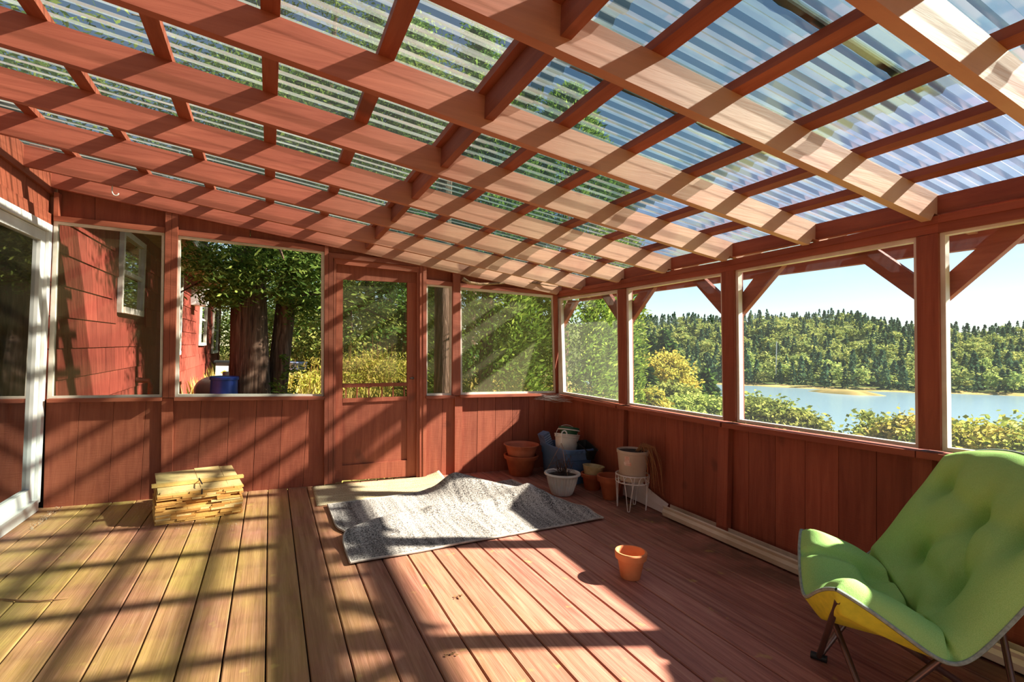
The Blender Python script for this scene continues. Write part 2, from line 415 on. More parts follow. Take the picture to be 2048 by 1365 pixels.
def window(idx, o, i, mat_scr, label, dfr=.012, P=None, fr='F', mat='white_trim'):
    w = struct('window_%d' % idx, label)
    pr = prismF if fr == 'F' else prismR
    pr('frame_head', [o[0], o[1], i[1], i[0]], dfr, -.025, M[mat], w)
    pr('frame_jamb', [o[1], o[2], i[2], i[1]], dfr, -.025, M[mat], w)
    pr('frame_foot', [o[2], o[3], i[3], i[2]], dfr, -.025, M[mat], w)
    pr('frame_jamb', [o[3], o[0], i[0], i[3]], dfr, -.025, M[mat], w)
    if mat_scr:
        f = (lambda p: ony(p[0], p[1], YF + .012)) if fr == 'F' else (lambda p: onx(p[0], p[1], XR + .012))
        c = [sum(p[0] for p in i) / 4, sum(p[1] for p in i) / 4]
        g = [(p[0] + (1 if p[0] > c[0] else -1) * 2, p[1] + (1 if p[1] > c[1] else -1) * 2) for p in i]
        sheet('screen', [f(p) for p in g], M[mat_scr], w)
    return w
window(1, [(107.6, 441.6), (328.9, 466.2), (324, 796.3), (94, 799)], [(116, 448.6), (323.4, 470.6), (319, 790), (104.6, 793)], 'screen_heavy', 'screened opening with thin white frame beside the sliding glass door')
window(2, [(353.6, 470.4), (649.2, 504), (647.2, 794), (348.8, 796)], [(361, 476.3), (643, 506.6), (642.6, 789), (356.8, 789.2)], None, 'open white framed opening on the far wall facing the big tree trunks')
window(3, [(853, 568.6), (905, 573.4), (904.6, 792), (852, 793)], [(855.6, 572.2), (900.7, 576), (900.4, 787), (854.4, 787.8)], 'screen', 'narrow screened opening just right of the screen door')
window(4, [(920.4, 574.6), (1108.6, 591.4), (1114, 787), (921.4, 791)], [(923, 579.6), (1105, 595.8), (1109.6, 782.7), (924.7, 785.7)], 'screen_corner', 'screened opening in the far right corner with sunlit patches on its mesh')

# screen door
dr = struct('door_1', 'red wooden screen door with a spindle row above its lower panel')
def dp(nm, q, d0=-.004, d1=-.035): return prismF(nm, q, d0, d1, M['paint_z'], dr)
dp('top_rail', [(673, 529), (833.4, 546.2), (833.4, 566.3), (673, 558.6)])
dp('stile', [(673, 558.8), (686, 559.4), (684.2, 964), (670.4, 965.5)]); dp('stile', [(815, 565.6), (833.4, 566.5), (832.4, 953), (814, 954.5)])
dp('rail', [(686, 768.4), (815, 765.6), (815, 772.3), (686, 775.8)]); dp('rail', [(685.8, 797.8), (815, 793.4), (815, 801), (685.6, 806)])
dp('bottom_rail', [(684.4, 932), (814.2, 921), (814, 953.5), (684.2, 962)])
dp('panel', [(684, 804), (816, 799), (816, 923), (683, 934)], -.018, -.03)
for x in (692, 714.3, 737.9, 763.9, 786.4, 808.7):
    dp('spindle', [(x - 1.1, 774), (x + 1.1, 774), (x + 1.1, 796.5), (x - 1.1, 796.5)], -.008, -.022)
sheet('screen', [ony(px, py, YF + .03) for px, py in [(684, 557), (817, 563), (817, 800), (684, 803)]], M['screen'], dr)
MB().tube([ony(826, 757, YF - .0), ony(826, 757, YF - .05)], .012, 10).tube([ony(826, 757, YF - .05), ony(820, 757, YF - .055)], .008, 8).build('door_knob', plain('old_iron', lin(60, 48, 42), None, .5, metal=.6), dr)

# ================================================================== LAKE-SIDE WALL
wr = struct('wall_right', 'red stained lake-side wall of the porch with plank siding and posts')
PXS = [1110, 1242, 1440, 1688, 1876, 2048]
PB = [595, 577, 546, 499, 465.5, 435.6]; PS = [589.5, 568, 534.5, 485, 446, 414.5]; PT = [584, 560, 524, 472.5, 431, 397.8]
def plate(lo, hi, d0, d1, nm):
    pts = []
    for i, x in enumerate(PXS): pts.append((onx(x, lo[i], XR - d0), onx(x, hi[i], XR - d0)))
    a, b = pts[-1]; zlo = onx(2048, lo[-1], XR - d0).z; zhi = onx(2048, hi[-1], XR - d0).z
    pts.append((Vector((XR - d0, Y0, zlo)), Vector((XR - d0, Y0, zhi))))
    for i in range(len(pts) - 1):
        (a, b), (c, d) = pts[i], pts[i + 1]
        q = [a, c, d, b]
        MB().hexa(q, [Vector((XR - d1, p.y, p.z)) for p in q]).build(nm, M['paint_y'], wr)
plate(PB, PS, .03, -.06, 'top_plate'); plate(PS, PT, .035, -.06, 'top_plate')
def postR(q, d0=.03, d1=-.06, nm='post'): return prismR(nm, q, d0, d1, M['paint_z'], wr)
postR([(1234.8, 580), (1249.6, 577), (1251.6, 810), (1237.8, 808)])
postR([(1442.8, 545), (1467.4, 541), (1470.6, 844), (1446.8, 842)])
postR([(1832, 475), (1875.6, 466), (1880.6, 902), (1836.8, 898)])
postR([(1108.5, 594), (1114.8, 593), (1118.5, 788), (1113, 787)], .0)
# sills: run in world from pixel heights
SY = [(1116, 788.5), (1231, 810), (1440, 845.5), (1829.5, 902.5), (2047.5, 933)]
sill_pts = [onx(px, py, XR - .06) for px, py in SY]; sill_pts = [Vector((XR - .06, YF + .02, sill_pts[0].z))] + sill_pts + [Vector((XR - .06, Y0, 0.90))]
for i in range(len(sill_pts) - 1):
    a, b = sill_pts[i], sill_pts[i + 1]; g = .012
    a = a.lerp(b, g) if i else a
    q = [a, b, b + Vector((0, 0, -.032)), a + Vector((0, 0, -.032))]
    MB().hexa(q, [Vector((XR + .06, p.y, p.z)) for p in q]).build('sill', M['paint_y'], wr)
def sillz(y):
    ys_ = [p.y for p in sill_pts][::-1]; zs = [p.z for p in sill_pts][::-1]; return interp(y, ys_, zs)
y = onx(1543.5, 900, XR).y - 0.2 * 26
while y < YF:
    y1 = min(y + .2, YF - .005)
    if y1 - y > .03:
        a = [Vector((XR + .055, y + .0015, 0)), Vector((XR + .055, y1 - .0015, 0)), Vector((XR + .03, y1 - .0015, sillz(y1) - .03)), Vector((XR + .03, y + .0015, sillz(y) - .03))]
        MB().hexa(a, [p + Vector((.02, 0, 0)) for p in a]).build('siding_board', M['paint_z'], wr)
    y += .2
MB().box(XR + .08, XR + .09, Y0, YF + .03, 0, .80).build('siding_backing', M['dark'], wr)
for (a, b) in ((1238, 1250), (1440, 1460.5), (1829.5, 1868.5)):
    ya, yb = onx(a, 850, XR).y, onx(b, 850, XR).y
    MB().box(XR - .015, XR + .03, yb, ya, 0, sillz(yb) - .03).build('lower_post', M['paint_z'], wr)
for yy in (0.09, -0.86, -1.8, -2.75):
    MB().box(XR - .03, XR + .06, yy - .04, yy + .04, sillz(yy), 2.0).build('post', M['paint_z'], wr)
# rim boards between the rafters
RAFT_Y = [4.86, 4.388, 3.760, 3.157, 2.554, 1.955, 1.345, 0.735, 0.125, -0.485, -1.095, -1.705, -2.315, -2.86]
RT = 0.040
for i in range(len(RAFT_Y) - 1):
    yb, ya = RAFT_Y[i], RAFT_Y[i + 1] + RT
    z0a, z0b = roofz(XR, ya) + .045, roofz(XR, yb) + .045
    q = [Vector((XR - .005, ya, z0a)), Vector((XR - .005, yb, z0b)), Vector((XR - .005, yb, roofz(XR, yb) + RD - .005)), Vector((XR - .005, ya, roofz(XR, ya) + RD - .005))]
    MB().hexa(q, [p + Vector((.04, 0, 0)) for p in q]).build('rim_board', M['paint_y'], wr)
# knee braces and outer eave beam
for q in ([(1121, 634), (1122.4, 657), (1154, 601), (1136, 601)], [(1201, 590), (1217, 587), (1236, 616), (1236, 643)],
          [(1256, 619), (1256, 652), (1308, 575), (1282, 580)], [(1383, 561), (1407, 557), (1444, 592), (1444, 631)],
          [(1479, 594), (1479, 634), (1566, 530), (1519, 541)], [(1703, 510), (1751, 497), (1833, 553), (1833, 603)],
          [(1890, 552), (1890, 603), (2090, 432), (2000, 456)]):
    prismR('knee_brace', q, -.065, -.105, M['paint_y'], wr)
MB().hexa([Vector((3.28, Y0, 1.875)), Vector((3.28, 5.1, 1.875)), Vector((3.28, 5.1, 1.99)), Vector((3.28, Y0, 2.03))],
          [Vector((3.32, Y0, 1.875)), Vector((3.32, 5.1, 1.875)), Vector((3.32, 5.1, 1.99)), Vector((3.32, Y0, 2.03))]).build('eave_fascia', M['paint_y'], wr)
window(5, [(1115, 598), (1234.8, 580.3), (1238, 807.6), (1117.5, 787.6)], [(1121, 601.4), (1233.4, 585.6), (1236.6, 802), (1126.6, 784.4)], 'screen_dusty', 'dusty screened opening nearest the far corner showing a sunlit cedar', fr='R')
window(6, [(1249.6, 577.6), (1442.8, 544.9), (1447, 841), (1251.6, 809.6)], [(1256.8, 581.4), (1441, 551), (1445, 834), (1259.5, 806.6)], 'screen_thin', 'screened opening showing spruces and the edge of the water', fr='R')
window(7, [(1467.6, 541.2), (1832, 474.4), (1837, 897.4), (1470.6, 843.4)], [(1476, 544.6), (1827, 484.6), (1831, 889), (1479.5, 839.4)], 'screen_thin', 'widest lake-side opening showing the bay and the forested hill', fr='R')
window(8, [(1875.8, 465.6), (2300, 392), (2300, 955), (1880.8, 901.6)], [(1890, 470.6), (2290, 402), (2290, 942), (1895, 896)], 'screen_thin', 'lake-side opening behind the green chair at the right edge', fr='R')

# ================================================================== ROOF
roof = struct('ceiling', 'open porch roof of red rafters and purlins under clear corrugated plastic')
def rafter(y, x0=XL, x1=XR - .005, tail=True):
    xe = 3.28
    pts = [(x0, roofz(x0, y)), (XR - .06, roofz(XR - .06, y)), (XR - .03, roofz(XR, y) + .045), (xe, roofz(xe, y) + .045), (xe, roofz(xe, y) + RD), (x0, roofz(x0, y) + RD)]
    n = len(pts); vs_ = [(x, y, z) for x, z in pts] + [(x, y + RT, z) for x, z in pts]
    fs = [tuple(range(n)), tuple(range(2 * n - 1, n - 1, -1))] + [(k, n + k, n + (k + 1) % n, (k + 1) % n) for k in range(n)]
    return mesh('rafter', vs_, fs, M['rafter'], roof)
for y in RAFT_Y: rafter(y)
PURX = [-1.26, -0.851, -0.443, -0.038, 0.362, 0.77, 1.155, 1.53, 1.92, 2.295, 2.668, 3.16]
PW, PH = 0.031, 0.034
for x in PURX:
    a = [Vector((x + dx, Y0, roofz(x + dx, Y0) + RD + dz)) for dx, dz in ((-PW, 0), (PW, 0), (PW, PH), (-PW, PH))]
    b = [Vector((p.x, 5.12, roofz(p.x, 5.12) + RD + dz)) for p, dz in zip(a, (0, 0, PH, PH))]
    MB().hexa(a, b).build('purlin', M['paint_y'], roof)
for i in range(len(RAFT_Y) - 1):      # solid blocking row at mid span
    ya, yb = RAFT_Y[i + 1] + RT, RAFT_Y[i]
    x = 0.79
    a = [Vector((x + dx, ya, roofz(x, ya) + dz)) for dx, dz in ((-.02, .045), (.02, .045), (.02, RD), (-.02, RD))]
    b = [Vector((x + dx, yb, roofz(x, yb) + dz)) for dx, dz in ((-.02, .045), (.02, .045), (.02, RD), (-.02, RD))]
    MB().hexa(a, b).build('blocking', M['paint_y'], roof)
# corrugated sheets: 0.08 m pitch, 0.633 m cover, three courses down the slope
PITCH = 0.0802
def corr(u):        # flat topped trapezoid wave, 0..1
    u = u % 1.0
    if u < .15: return 0.0
    if u < .29: return (u - .15) / .14
    if u < .71: return 1.0
    if u < .85: return 1 - (u - .71) / .14
    return 0.0
US = [0.0, .15, .29, .71, .85]
def roof_sheet(y0, x0, x1, lift, mat, web):
    ncor = 8; ysv = [y0 + (k + u) * PITCH for k in range(ncor) for u in US] + [y0 + (ncor + .15) * PITCH]
    hs = [corr(u) for k in range(ncor) for u in US] + [0.0]
    xs = np.linspace(x0, x1, 5); vs_ = []; fs = []
    for x in xs:
        for yy, h in zip(ysv, hs): vs_.append((x, yy, roofz(x, yy) + RD + PH + lift + .017 * h))
    n = len(ysv)
    for i in range(len(xs) - 1):
        for k in range(n - 1): fs.append((i * n + k, (i + 1) * n + k, (i + 1) * n + k + 1, i * n + k + 1))
    sl = [1 if abs(hs[k + 1] - hs[k]) > .1 else 0 for k in range(n - 1)] * (len(xs) - 1)
    return mesh('roof_sheet', vs_, fs, mat, roof, False, [mat, web], sl)
y = 1.017 - 0.04 - 0.633 * 6
moss_m = plain('wet_moss', lin(92, 98, 34), lin(26, 28, 18), 0.7, 9, 0.5, kind='Position')
k = 0
while y < 4.9:
    roof_sheet(y, XL - .05, 0.98, .002, M['sheet_a'], M['web_a'])
    roof_sheet(y, 0.92, 2.115, .006, M['sheet_b'], M['web_b'])
    roof_sheet(y, 2.02, 3.38, .002, M['sheet_c'], M['web_c'])
    if -1 < y < 4.6:                # moss and grit caught in the lapped rib
        yy = y + .04
        for (xa, xb) in ((1.0, 2.09),):
            nseg = 22; vs_ = []; fs = []
            for i in range(nseg + 1):
                x = lerp(xa, xb, i / nseg); w = .017 + .010 * random.random()
                z = roofz(x, yy) + RD + PH + .0265
                vs_ += [(x, yy - w, z), (x, yy, z + .003), (x, yy + w, z)]
            for i in range(nseg):
                b = i * 3; fs += [(b, b + 1, b + 4, b + 3), (b + 1, b + 2, b + 5, b + 4)]
            mesh('moss_strip', vs_, fs, moss_m, roof)
    y += 0.633; k += 1

# ================================================================== HOUSE WALL (left)
wl = struct('wall_left', 'red plank wall of the house around the white sliding glass door')
DT, DB = 2.10, 0.055
yy = Y0
while yy < YF - .01:
    y1 = min(yy + .2, YF)
    a = [Vector((XL - .02, yy + .0015, DT + .085)), Vector((XL - .02, y1 - .0015, DT + .085)), Vector((XL - .02, y1 - .0015, roofz(XL, y1) + .02)), Vector((XL - .02, yy + .0015, roofz(XL, yy) + .02))]
    MB().hexa(a, [p + Vector((-.03, 0, 0)) for p in a]).build('siding_board', M['paint_z'], wl); yy += .2
MB().box(XL - .05, XL, Y0, YF + .02, DT - .005, DT + .085).build('door_head_board', M['paint_y'], wl)
a = [Vector((XL, Y0, roofz(XL, Y0) - .04)), Vector((XL, 5.0, roofz(XL, 5.0) - .04)), Vector((XL, 5.0, roofz(XL, 5) + RD)), Vector((XL, Y0, roofz(XL, Y0) + RD))]
MB().hexa(a, [p + Vector((-.04, 0, 0)) for p in a]).build('ledger', M['paint_y'], wl)
MB().box(XL - .09, XL - .05, Y0, YF + .02, 0, 2.6).build('unlit_room_sheet', M['dark'], wl).hide_render = False  # dark sheet close behind the glass stands in for the unlit room
for (ya, yb) in ((Y0, -1.2),):
    MB().box(XL - .05, XL - .02, ya, yb, 0, DT).build('siding_board', M['paint_z'], wl)

sd = struct('door_2', 'white framed sliding glass door in the house wall')
YR, YM, YL2 = 4.885, 2.35, -1.2
vb = lambda nm, *a: MB().box(*a).build(nm, M['vinyl'], sd)
vb('frame_jamb', XL - .04, XL + .012, YR - .055, YR, DB, DT); vb('frame_jamb', XL - .04, XL + .012, YL2, YL2 + .06, DB, DT)
vb('frame_head', XL - .04, XL + .012, YL2 + .06, YR - .055, DT - .055, DT); vb('frame_sill', XL - .04, XL + .02, YL2 + .06, YR - .055, DB - .05, DB + .03)
for (ya, yb, xx) in ((YM - .04, YR - .062, XL - .03), (YL2 + .065, YM + .04, XL - .045)):
    p = MB(); p.box(xx - .02, xx + .022, ya, ya + .075, DB + .03, DT - .06); p.box(xx - .02, xx + .022, yb - .075, yb, DB + .03, DT - .06)
    p.box(xx - .02, xx + .022, ya + .075, yb - .075, DT - .135, DT - .06); p.box(xx - .02, xx + .022, ya + .075, yb - .075, DB + .03, DB + .125)
    p.build('sash', M['vinyl'], sd)
    mesh('glass_pane', [(xx, ya + .07, DB + .1), (xx, yb - .07, DB + .1), (xx, yb - .07, DT - .12), (xx, ya + .07, DT - .12)], [(0, 1, 2, 3)], M['glass'], sd)

# ================================================================== THINGS ON THE DECK
TC1, TC2 = lin(226, 150, 98), lin(204, 122, 74)
M['terracotta'] = plain('terracotta', TC1, TC2, 0.75, 7, 0.12)
M['terracotta_dark'] = plain('terracotta_dark', lin(178, 94, 52), lin(146, 70, 38), 0.75, 7, 0.12)
M['terracotta_plastic'] = plain('terracotta_plastic', lin(196, 116, 82), lin(176, 98, 66), 0.55, 5)
M['tote'] = plain('blue_tote_plastic', lin(92, 120, 154), lin(72, 100, 134), 0.42, 4)
M['white_plastic'] = plain('white_plastic', lin(222, 220, 210), lin(196, 190, 176), 0.5, 5)
M['cream'] = plain('cream_ceramic', lin(206, 190, 140), lin(176, 158, 106), 0.55, 14, 0.3)
M['beige'] = plain('beige_plastic', lin(196, 176, 152), lin(178, 156, 132), 0.5, 4)
M['soil'] = plain('potting_soil', lin(62, 50, 42), lin(30, 24, 22), 0.95, 22, 0.8)
M['wire_white'] = plain('white_coated_wire', lin(232, 228, 220), lin(204, 190, 176), 0.4, 10)
M['twig'] = plain('dry_twig', lin(168, 126, 84), lin(116, 82, 54), 0.85, 14)
M['straw'] = plain('dry_grass_blade', lin(176, 124, 74), lin(130, 84, 48), 0.8, 9)
M['black_plastic'] = plain('black_plastic', lin(40, 42, 40), lin(24, 25, 24), 0.5, 6)
M['green_plastic'] = plain('green_plastic', lin(44, 96, 66), lin(30, 72, 48), 0.5, 6)
M['paper'] = plain('white_vinyl_scrap', lin(226, 216, 208), lin(200, 188, 178), 0.6, 3)
M['sticker'] = plain('torn_sticker', lin(226, 206, 190), lin(204, 142, 112), 0.7, 40)

def pot_profile(rt, rb, h, rim_h, rim_out=.012, th=.008):
    return [(0.0001, 0.0), (rb * .96, 0.0), (rb, .004), (lerp(rb, rt, (h - rim_h) / h) , h - rim_h), (rt + rim_out * .6, h - rim_h + .003), (rt + rim_out, h - .006),
            (rt + rim_out - .004, h), (rt - th + .004, h), (rt - th, h - .006), (rb - th, .014), (0.0001, .014)]
def pot(name, label, loc, rt, rb, h, rim_h, mat, cat='flower pot', group=None, tilt=None, rim_out=.012):
    p = thing(name, label, cat, loc, random.uniform(0, 6), group)
    pr = pot_profile(rt, rb, h, rim_h, rim_out)
    curve_smooth(MB().lathe(pr[:4], 44).lathe(pr[7:], 44).build('body', mat, p), 35)
    curve_smooth(MB().lathe(pr[3:8], 44).build('rim', mat, p), 35)
    if tilt: p.rotation_euler = tilt
    return p
# small clay pot alone on the boards
pot('terracotta_pot', 'small clay pot standing alone on the deck half in sunlight', (1.905, 2.345, 0), .083, .056, .150, .042, M['terracotta'], rim_out=.009)
# two nested big pots at the far wall
pot('terracotta_pot', 'lower of the two nested clay-coloured pots by the blue tote', (2.372, 4.70, 0), .165, .115, .205, .040, M['terracotta_dark'], rim_out=.016)
b = thing('bell_planter', 'upper wide-lipped clay-coloured planter nested inside another pot', 'flower pot', (2.372, 4.70, .155))
curve_smooth(MB().lathe([(.0001, 0), (.118, 0), (.128, .01), (.150, .10), (.162, .135), (.182, .150), (.185, .156), (.178, .158), (.155, .140), (.143, .10), (.120, .012), (.0001, .012)], 48).build('body', M['terracotta_plastic'], b), 35)
# blue tote
tt = thing('storage_tote', 'open blue plastic storage tote in the far corner', 'storage tote', (2.728, 4.40, 0), math.radians(90))
def rrect(hx, hy, r, n=6):
    out = []
    for cx_, cy_, a0 in ((hx - r, hy - r, 0), (-hx + r, hy - r, 90), (-hx + r, -hy + r, 180), (hx - r, -hy + r, 270)):
        for k in range(n + 1):
            a = math.radians(a0 + 90 * k / n); out.append((cx_ + r * math.cos(a), cy_ + r * math.sin(a)))
    return out
def loft(secs, close_bottom=True):
    n = len(secs[0][0]); vs_ = []; fs = []
    for pts, z in secs: vs_ += [(x, y, z) for x, y in pts]
    for i in range(len(secs) - 1):
        for k in range(n): fs.append((i * n + k, i * n + (k + 1) % n, (i + 1) * n + (k + 1) % n, (i + 1) * n + k))
    if close_bottom: fs.append(tuple(range(n - 1, -1, -1)))
    return vs_, fs
secs = [(rrect(.225, .135, .05), 0), (rrect(.230, .140, .05), .01), (rrect(.250, .158, .055), .225), (rrect(.258, .164, .055), .235), (rrect(.262, .166, .055), .30)]
v_, f_ = loft(secs); curve_smooth(mesh('body', v_, f_, M['tote'], tt), 30)
v_, f_ = loft([(rrect(.262, .166, .055), .300), (rrect(.274, .176, .06), .304), (rrect(.276, .178, .06), .335), (rrect(.271, .173, .06), .340), (rrect(.256, .160, .055), .338), (rrect(.246, .152, .05), .20), (rrect(.225, .135, .045), .016)], False)
f_.append(tuple(range(6 * 28, 7 * 28))); curve_smooth(mesh('rim', v_, f_, M['tote'], tt), 30)
rb = MB()
for k in range(13): rb.box(-.279, -.272, -.06 + k * .01, -.06 + k * .01 + .005, .306, .332)
rb.build('grip_ribs', M['tote'], tt)
# bucket standing in the tote
bk = thing('bucket', 'white plastic bucket leaning inside the blue tote', 'bucket', (2.700, 4.37, .20)); bk.rotation_euler = (math.radians(-6), math.radians(7), 0)
curve_smooth(MB().lathe([(.0001, 0), (.088, 0), (.092, .006), (.118, .215), (.124, .217), (.126, .228), (.124, .238), (.130, .240), (.130, .250), (.122, .252), (.112, .246), (.090, .01), (.0001, .01)], 44).build('body', M['white_plastic'], bk), 35)
hd = [(.128 * math.cos(a), .05 * math.sin(a) * .3, .235 + .105 * math.sin(a)) for a in [math.pi * k / 16 for k in range(17)]]
bh_ = MB().tube(hd, .003, 6).build('handle', M['wire_white'], bk)
for s in (1, -1): MB().tube([(.122 * s, 0, .235), (.138 * s, 0, .235)], .012, 10).build('handle_lug', M['white_plastic'], bh_)
gp = thing('nursery_pot', 'dark green plastic pot wedged into the top of the white bucket', 'flower pot', (2.722, 4.365, .415)); gp.rotation_euler = (math.radians(-8), math.radians(10), 0)
curve_smooth(MB().lathe([(.0001, 0), (.070, 0), (.096, .085), (.104, .087), (.106, .102), (.100, .104), (.090, .085), (.068, .012), (.0001, .012)], 36).build('body', M['green_plastic'], gp), 35)
MB().lathe([(.107, .070), (.112, .072), (.112, .080), (.107, .082)], 36).build('rim', M['white_plastic'], gp)
# box, dark flower boxes and hook in the tote
bx = thing('cardboard_carton', 'narrow blue-grey striped carton poking out of the tote', 'box', (2.655, 4.585, .20)); bx.rotation_euler = (math.radians(0), math.radians(-24), math.radians(10))
bx_m = plain('blue_grey_card', lin(110, 132, 166), lin(70, 86, 116), .6, 12)
MB().box(-.04, .04, -.05, .05, 0, .26).build('body', bx_m, bx)
st = MB()
for k in range(9): st.box(-.0405, .0405, -.0508, -.0500, .04 + k * .024, .046 + k * .024)
st.build('stripes', plain('carton_stripe', lin(170, 186, 208), None, .6), bx)
fb = thing('window_box', 'black plastic window box tilted on the wall side of the tote', 'planter', (2.84, 4.215, .265)); fb.scale = (.72, .72, .8); fb.rotation_euler = (math.radians(-4), math.radians(-14), math.radians(86))
v_, f_ = loft([(rrect(.14, .05, .015, 3), 0), (rrect(.165, .075, .02, 3), .115), (rrect(.172, .082, .02, 3), .118), (rrect(.172, .082, .02, 3), .13), (rrect(.16, .07, .02, 3), .128), (rrect(.135, .045, .015, 3), .012)])
f_.append(tuple(range(5 * 16, 6 * 16))); mesh('body', v_, f_, M['black_plastic'], fb)
MB().box(-.172, .172, -.0835, -.081, .119, .1225).build('rim_line', plain('pale_edge', lin(176, 174, 160), None, .6), fb)
# white hanging basket with dead plant, wire hanger with hook
hb = thing('hanging_basket', 'ribbed white hanging basket with a dead plant in front of the tote', 'planter', (2.405, 3.935, 0))
flute = lambda a, z: 1 + .05 * math.cos(a * 26) if .015 < z < .17 else 1
prof = [(.0001, 0), (.088, 0), (.094, .006), (.104, .04), (.122, .10), (.134, .150), (.138, .172), (.142, .176)]
curve_smooth(MB().lathe(prof, 208, fn=flute).build('body', M['white_plastic'], hb), 60)
curve_smooth(MB().lathe([(.140, .174), (.160, .176), (.165, .184), (.160, .194), (.148, .196), (.138, .190), (.134, .168)], 60).build('rim', M['white_plastic'], hb), 50)
so = MB().lathe([(.136, .165), (.09, .172), (.04, .18), (.0001, .183)], 30).build('soil', M['soil'], hb)
tw = MB(); rr = random.Random(3)
for k in range(44):
    a = rr.uniform(0, 6.28); r0 = rr.uniform(0, .05); r1 = rr.uniform(.04, .15); h = rr.uniform(.02, .17)
    p0 = Vector((r0 * math.cos(a), r0 * math.sin(a), .175)); p2 = Vector((r1 * math.cos(a + .5), r1 * math.sin(a + .5), .18 + h * .6)); p1 = (p0 + p2) / 2 + Vector((0, 0, h * .7))
    tw.tube([p0, p1, p2], [.0028, .002, .001], 5)
tw.build('dead_stems', plain('dead_stem', lin(92, 72, 62), lin(58, 44, 40), .9), so)
apex = Vector((-.015, .01, .455)); wr_ = MB()
for a in (0.3, 2.4, 4.5): wr_.tube([(.15 * math.cos(a), .15 * math.sin(a), .185), apex], .0016, 5)
hw_ = wr_.build('hanger_wire', M['twig'], hb)
hk = [apex + Vector((0, 0, .0)), apex + Vector((.004, 0, .05))] + [apex + Vector((.028 - .028 * math.cos(t) * 1.0, 0, .075 + .032 * math.sin(t))) for t in [k * math.pi / 9 for k in range(11)]]
MB().tube(hk, .006, 8).build('hook', M['white_plastic'], hw_)
# cream pot sitting in a clay pot, another clay pot
pot('terracotta_pot', 'clay pot holding the cream swirl-patterned pot beside the tote', (2.765, 3.985, 0), .100, .070, .150, .038, M['terracotta_dark'])
cp = thing('cream_pot', 'cream pot with raised swirls sitting in a clay pot', 'flower pot', (2.765, 3.985, .105)); cp.rotation_euler = (0, math.radians(5), 0)
swirl = lambda a, z: 1 + .02 * math.sin(18 * a + 90 * z + 3 * math.sin(4 * a))
curve_smooth(MB().lathe([(.070, 0), (.076, .02), (.084, .05), (.092, .08), (.100, .108)], 160, fn=swirl).lathe([(.100, .108), (.103, .112), (.097, .114), (.090, .10), (.072, .012), (.0001, .012)], 60).build('body', M['cream'], cp), 60)
pot('terracotta_pot', 'plain clay pot beside the white wire plant stand', (2.735, 3.665, 0), .110, .062, .205, .052, M['terracotta_dark'])
# wire plant stand
ws = thing('plant_stand', 'white wire plant stand with hairpin legs by the lake-side wall', 'plant stand', (2.735, 3.375, 0), .2)
ZT = .285; RS = .135
MB().ring((0, 0, ZT), RS, .0042).ring((0, 0, ZT - .06), RS * .98, .0042).build('ring', M['wire_white'], ws)
for k in range(4):
    a = k * math.pi / 2 + .5; d = .34
    A = Vector((RS * math.cos(a - d), RS * math.sin(a - d), ZT)); B = Vector((RS * math.cos(a + d), RS * math.sin(a + d), ZT)); F = Vector((RS * .86 * math.cos(a), RS * .86 * math.sin(a), .004))
    e = Vector((.006 * math.cos(a), .006 * math.sin(a), 0)); s_ = Vector((-math.sin(a), math.cos(a), 0)) * .008
    MB().tube([A, A.lerp(F, .5), F - s_, F + s_ * 0, F + s_, B.lerp(F, .5), B], .0038, 6).build('leg', M['wire_white'], ws)
for k in range(7):
    a = k * 2 * math.pi / 7; d = .26
    pts = [Vector((RS * math.cos(a + d * math.cos(t)), RS * math.sin(a + d * math.cos(t)), ZT - .06 + .062 * math.sin(t))) for t in [i * math.pi / 8 for i in range(9)]]
    MB().tube(pts, .0032, 5).build('loop', M['wire_white'], ws)
gr = MB()
for k in (-1, 0, 1): gr.tube([(-.125, k * .05, ZT - .058), (.125, k * .05, ZT - .058)], .003, 5)
gr.build('shelf_wire', M['wire_white'], ws)
np_ = thing('nursery_pot', 'tall beige plastic pot with drooping dead grass on the plant stand', 'flower pot', (2.735, 3.375, ZT - .052))
curve_smooth(MB().lathe([(.0001, 0), (.100, 0), (.106, .006), (.109, .09), (.111, .094), (.126, .225), (.131, .228), (.132, .250), (.127, .252), (.122, .246), (.104, .03), (.0001, .03)], 48).build('body', M['beige'], np_), 35)
ns_ = MB().lathe([(.122, .236), (.07, .240), (.0001, .243)], 28).build('soil', M['soil'], np_)
lb = MB()
def onpot(a, z): 
    r = lerp(.111, .126, (z - .094) / .131) + .0012; return Vector((r * math.cos(a), r * math.sin(a), z))
A0 = math.radians(196)
for (a0, a1, z0, z1) in ((0, .52, .138, .166), (.06, .40, .166, .214)):
    for i in range(4):
        s0, s1 = lerp(a0, a1, i / 4), lerp(a0, a1, (i + 1) / 4)
        lb.add([onpot(A0 + s0, z0), onpot(A0 + s1, z0), onpot(A0 + s1, z1), onpot(A0 + s0, z1)], [(0, 1, 2, 3)])
lb.build('sticker', M['sticker'], np_)
dg = MB(); rr = random.Random(5)
for k in range(34):
    a = rr.uniform(-1.2, .35); r0 = rr.uniform(.02, .1); L_ = rr.uniform(.08, .2); dr_ = rr.uniform(.1, .34)
    c0 = Vector((r0 * math.cos(a), r0 * math.sin(a), .242)); d = Vector((math.cos(a) * .35 + .0, math.sin(a) * 1.0 - .25, 0)).normalized()
    mid = c0 + d * L_ * .6 + Vector((0, 0, .05)); end = c0 + d * L_ * 1.15 + Vector((0, 0, .02 - dr_))
    pts = [c0, c0.lerp(mid, .6) + Vector((0, 0, .02)), mid, mid.lerp(end, .5) + d * .02, end]
    pts = [Vector((min(p.x, .16), p.y, p.z)) for p in pts]
    dg.tube(pts, [.002, .002, .0018, .0014, .0008], 4)
dg.build('dead_grass', M['straw'], ns_)
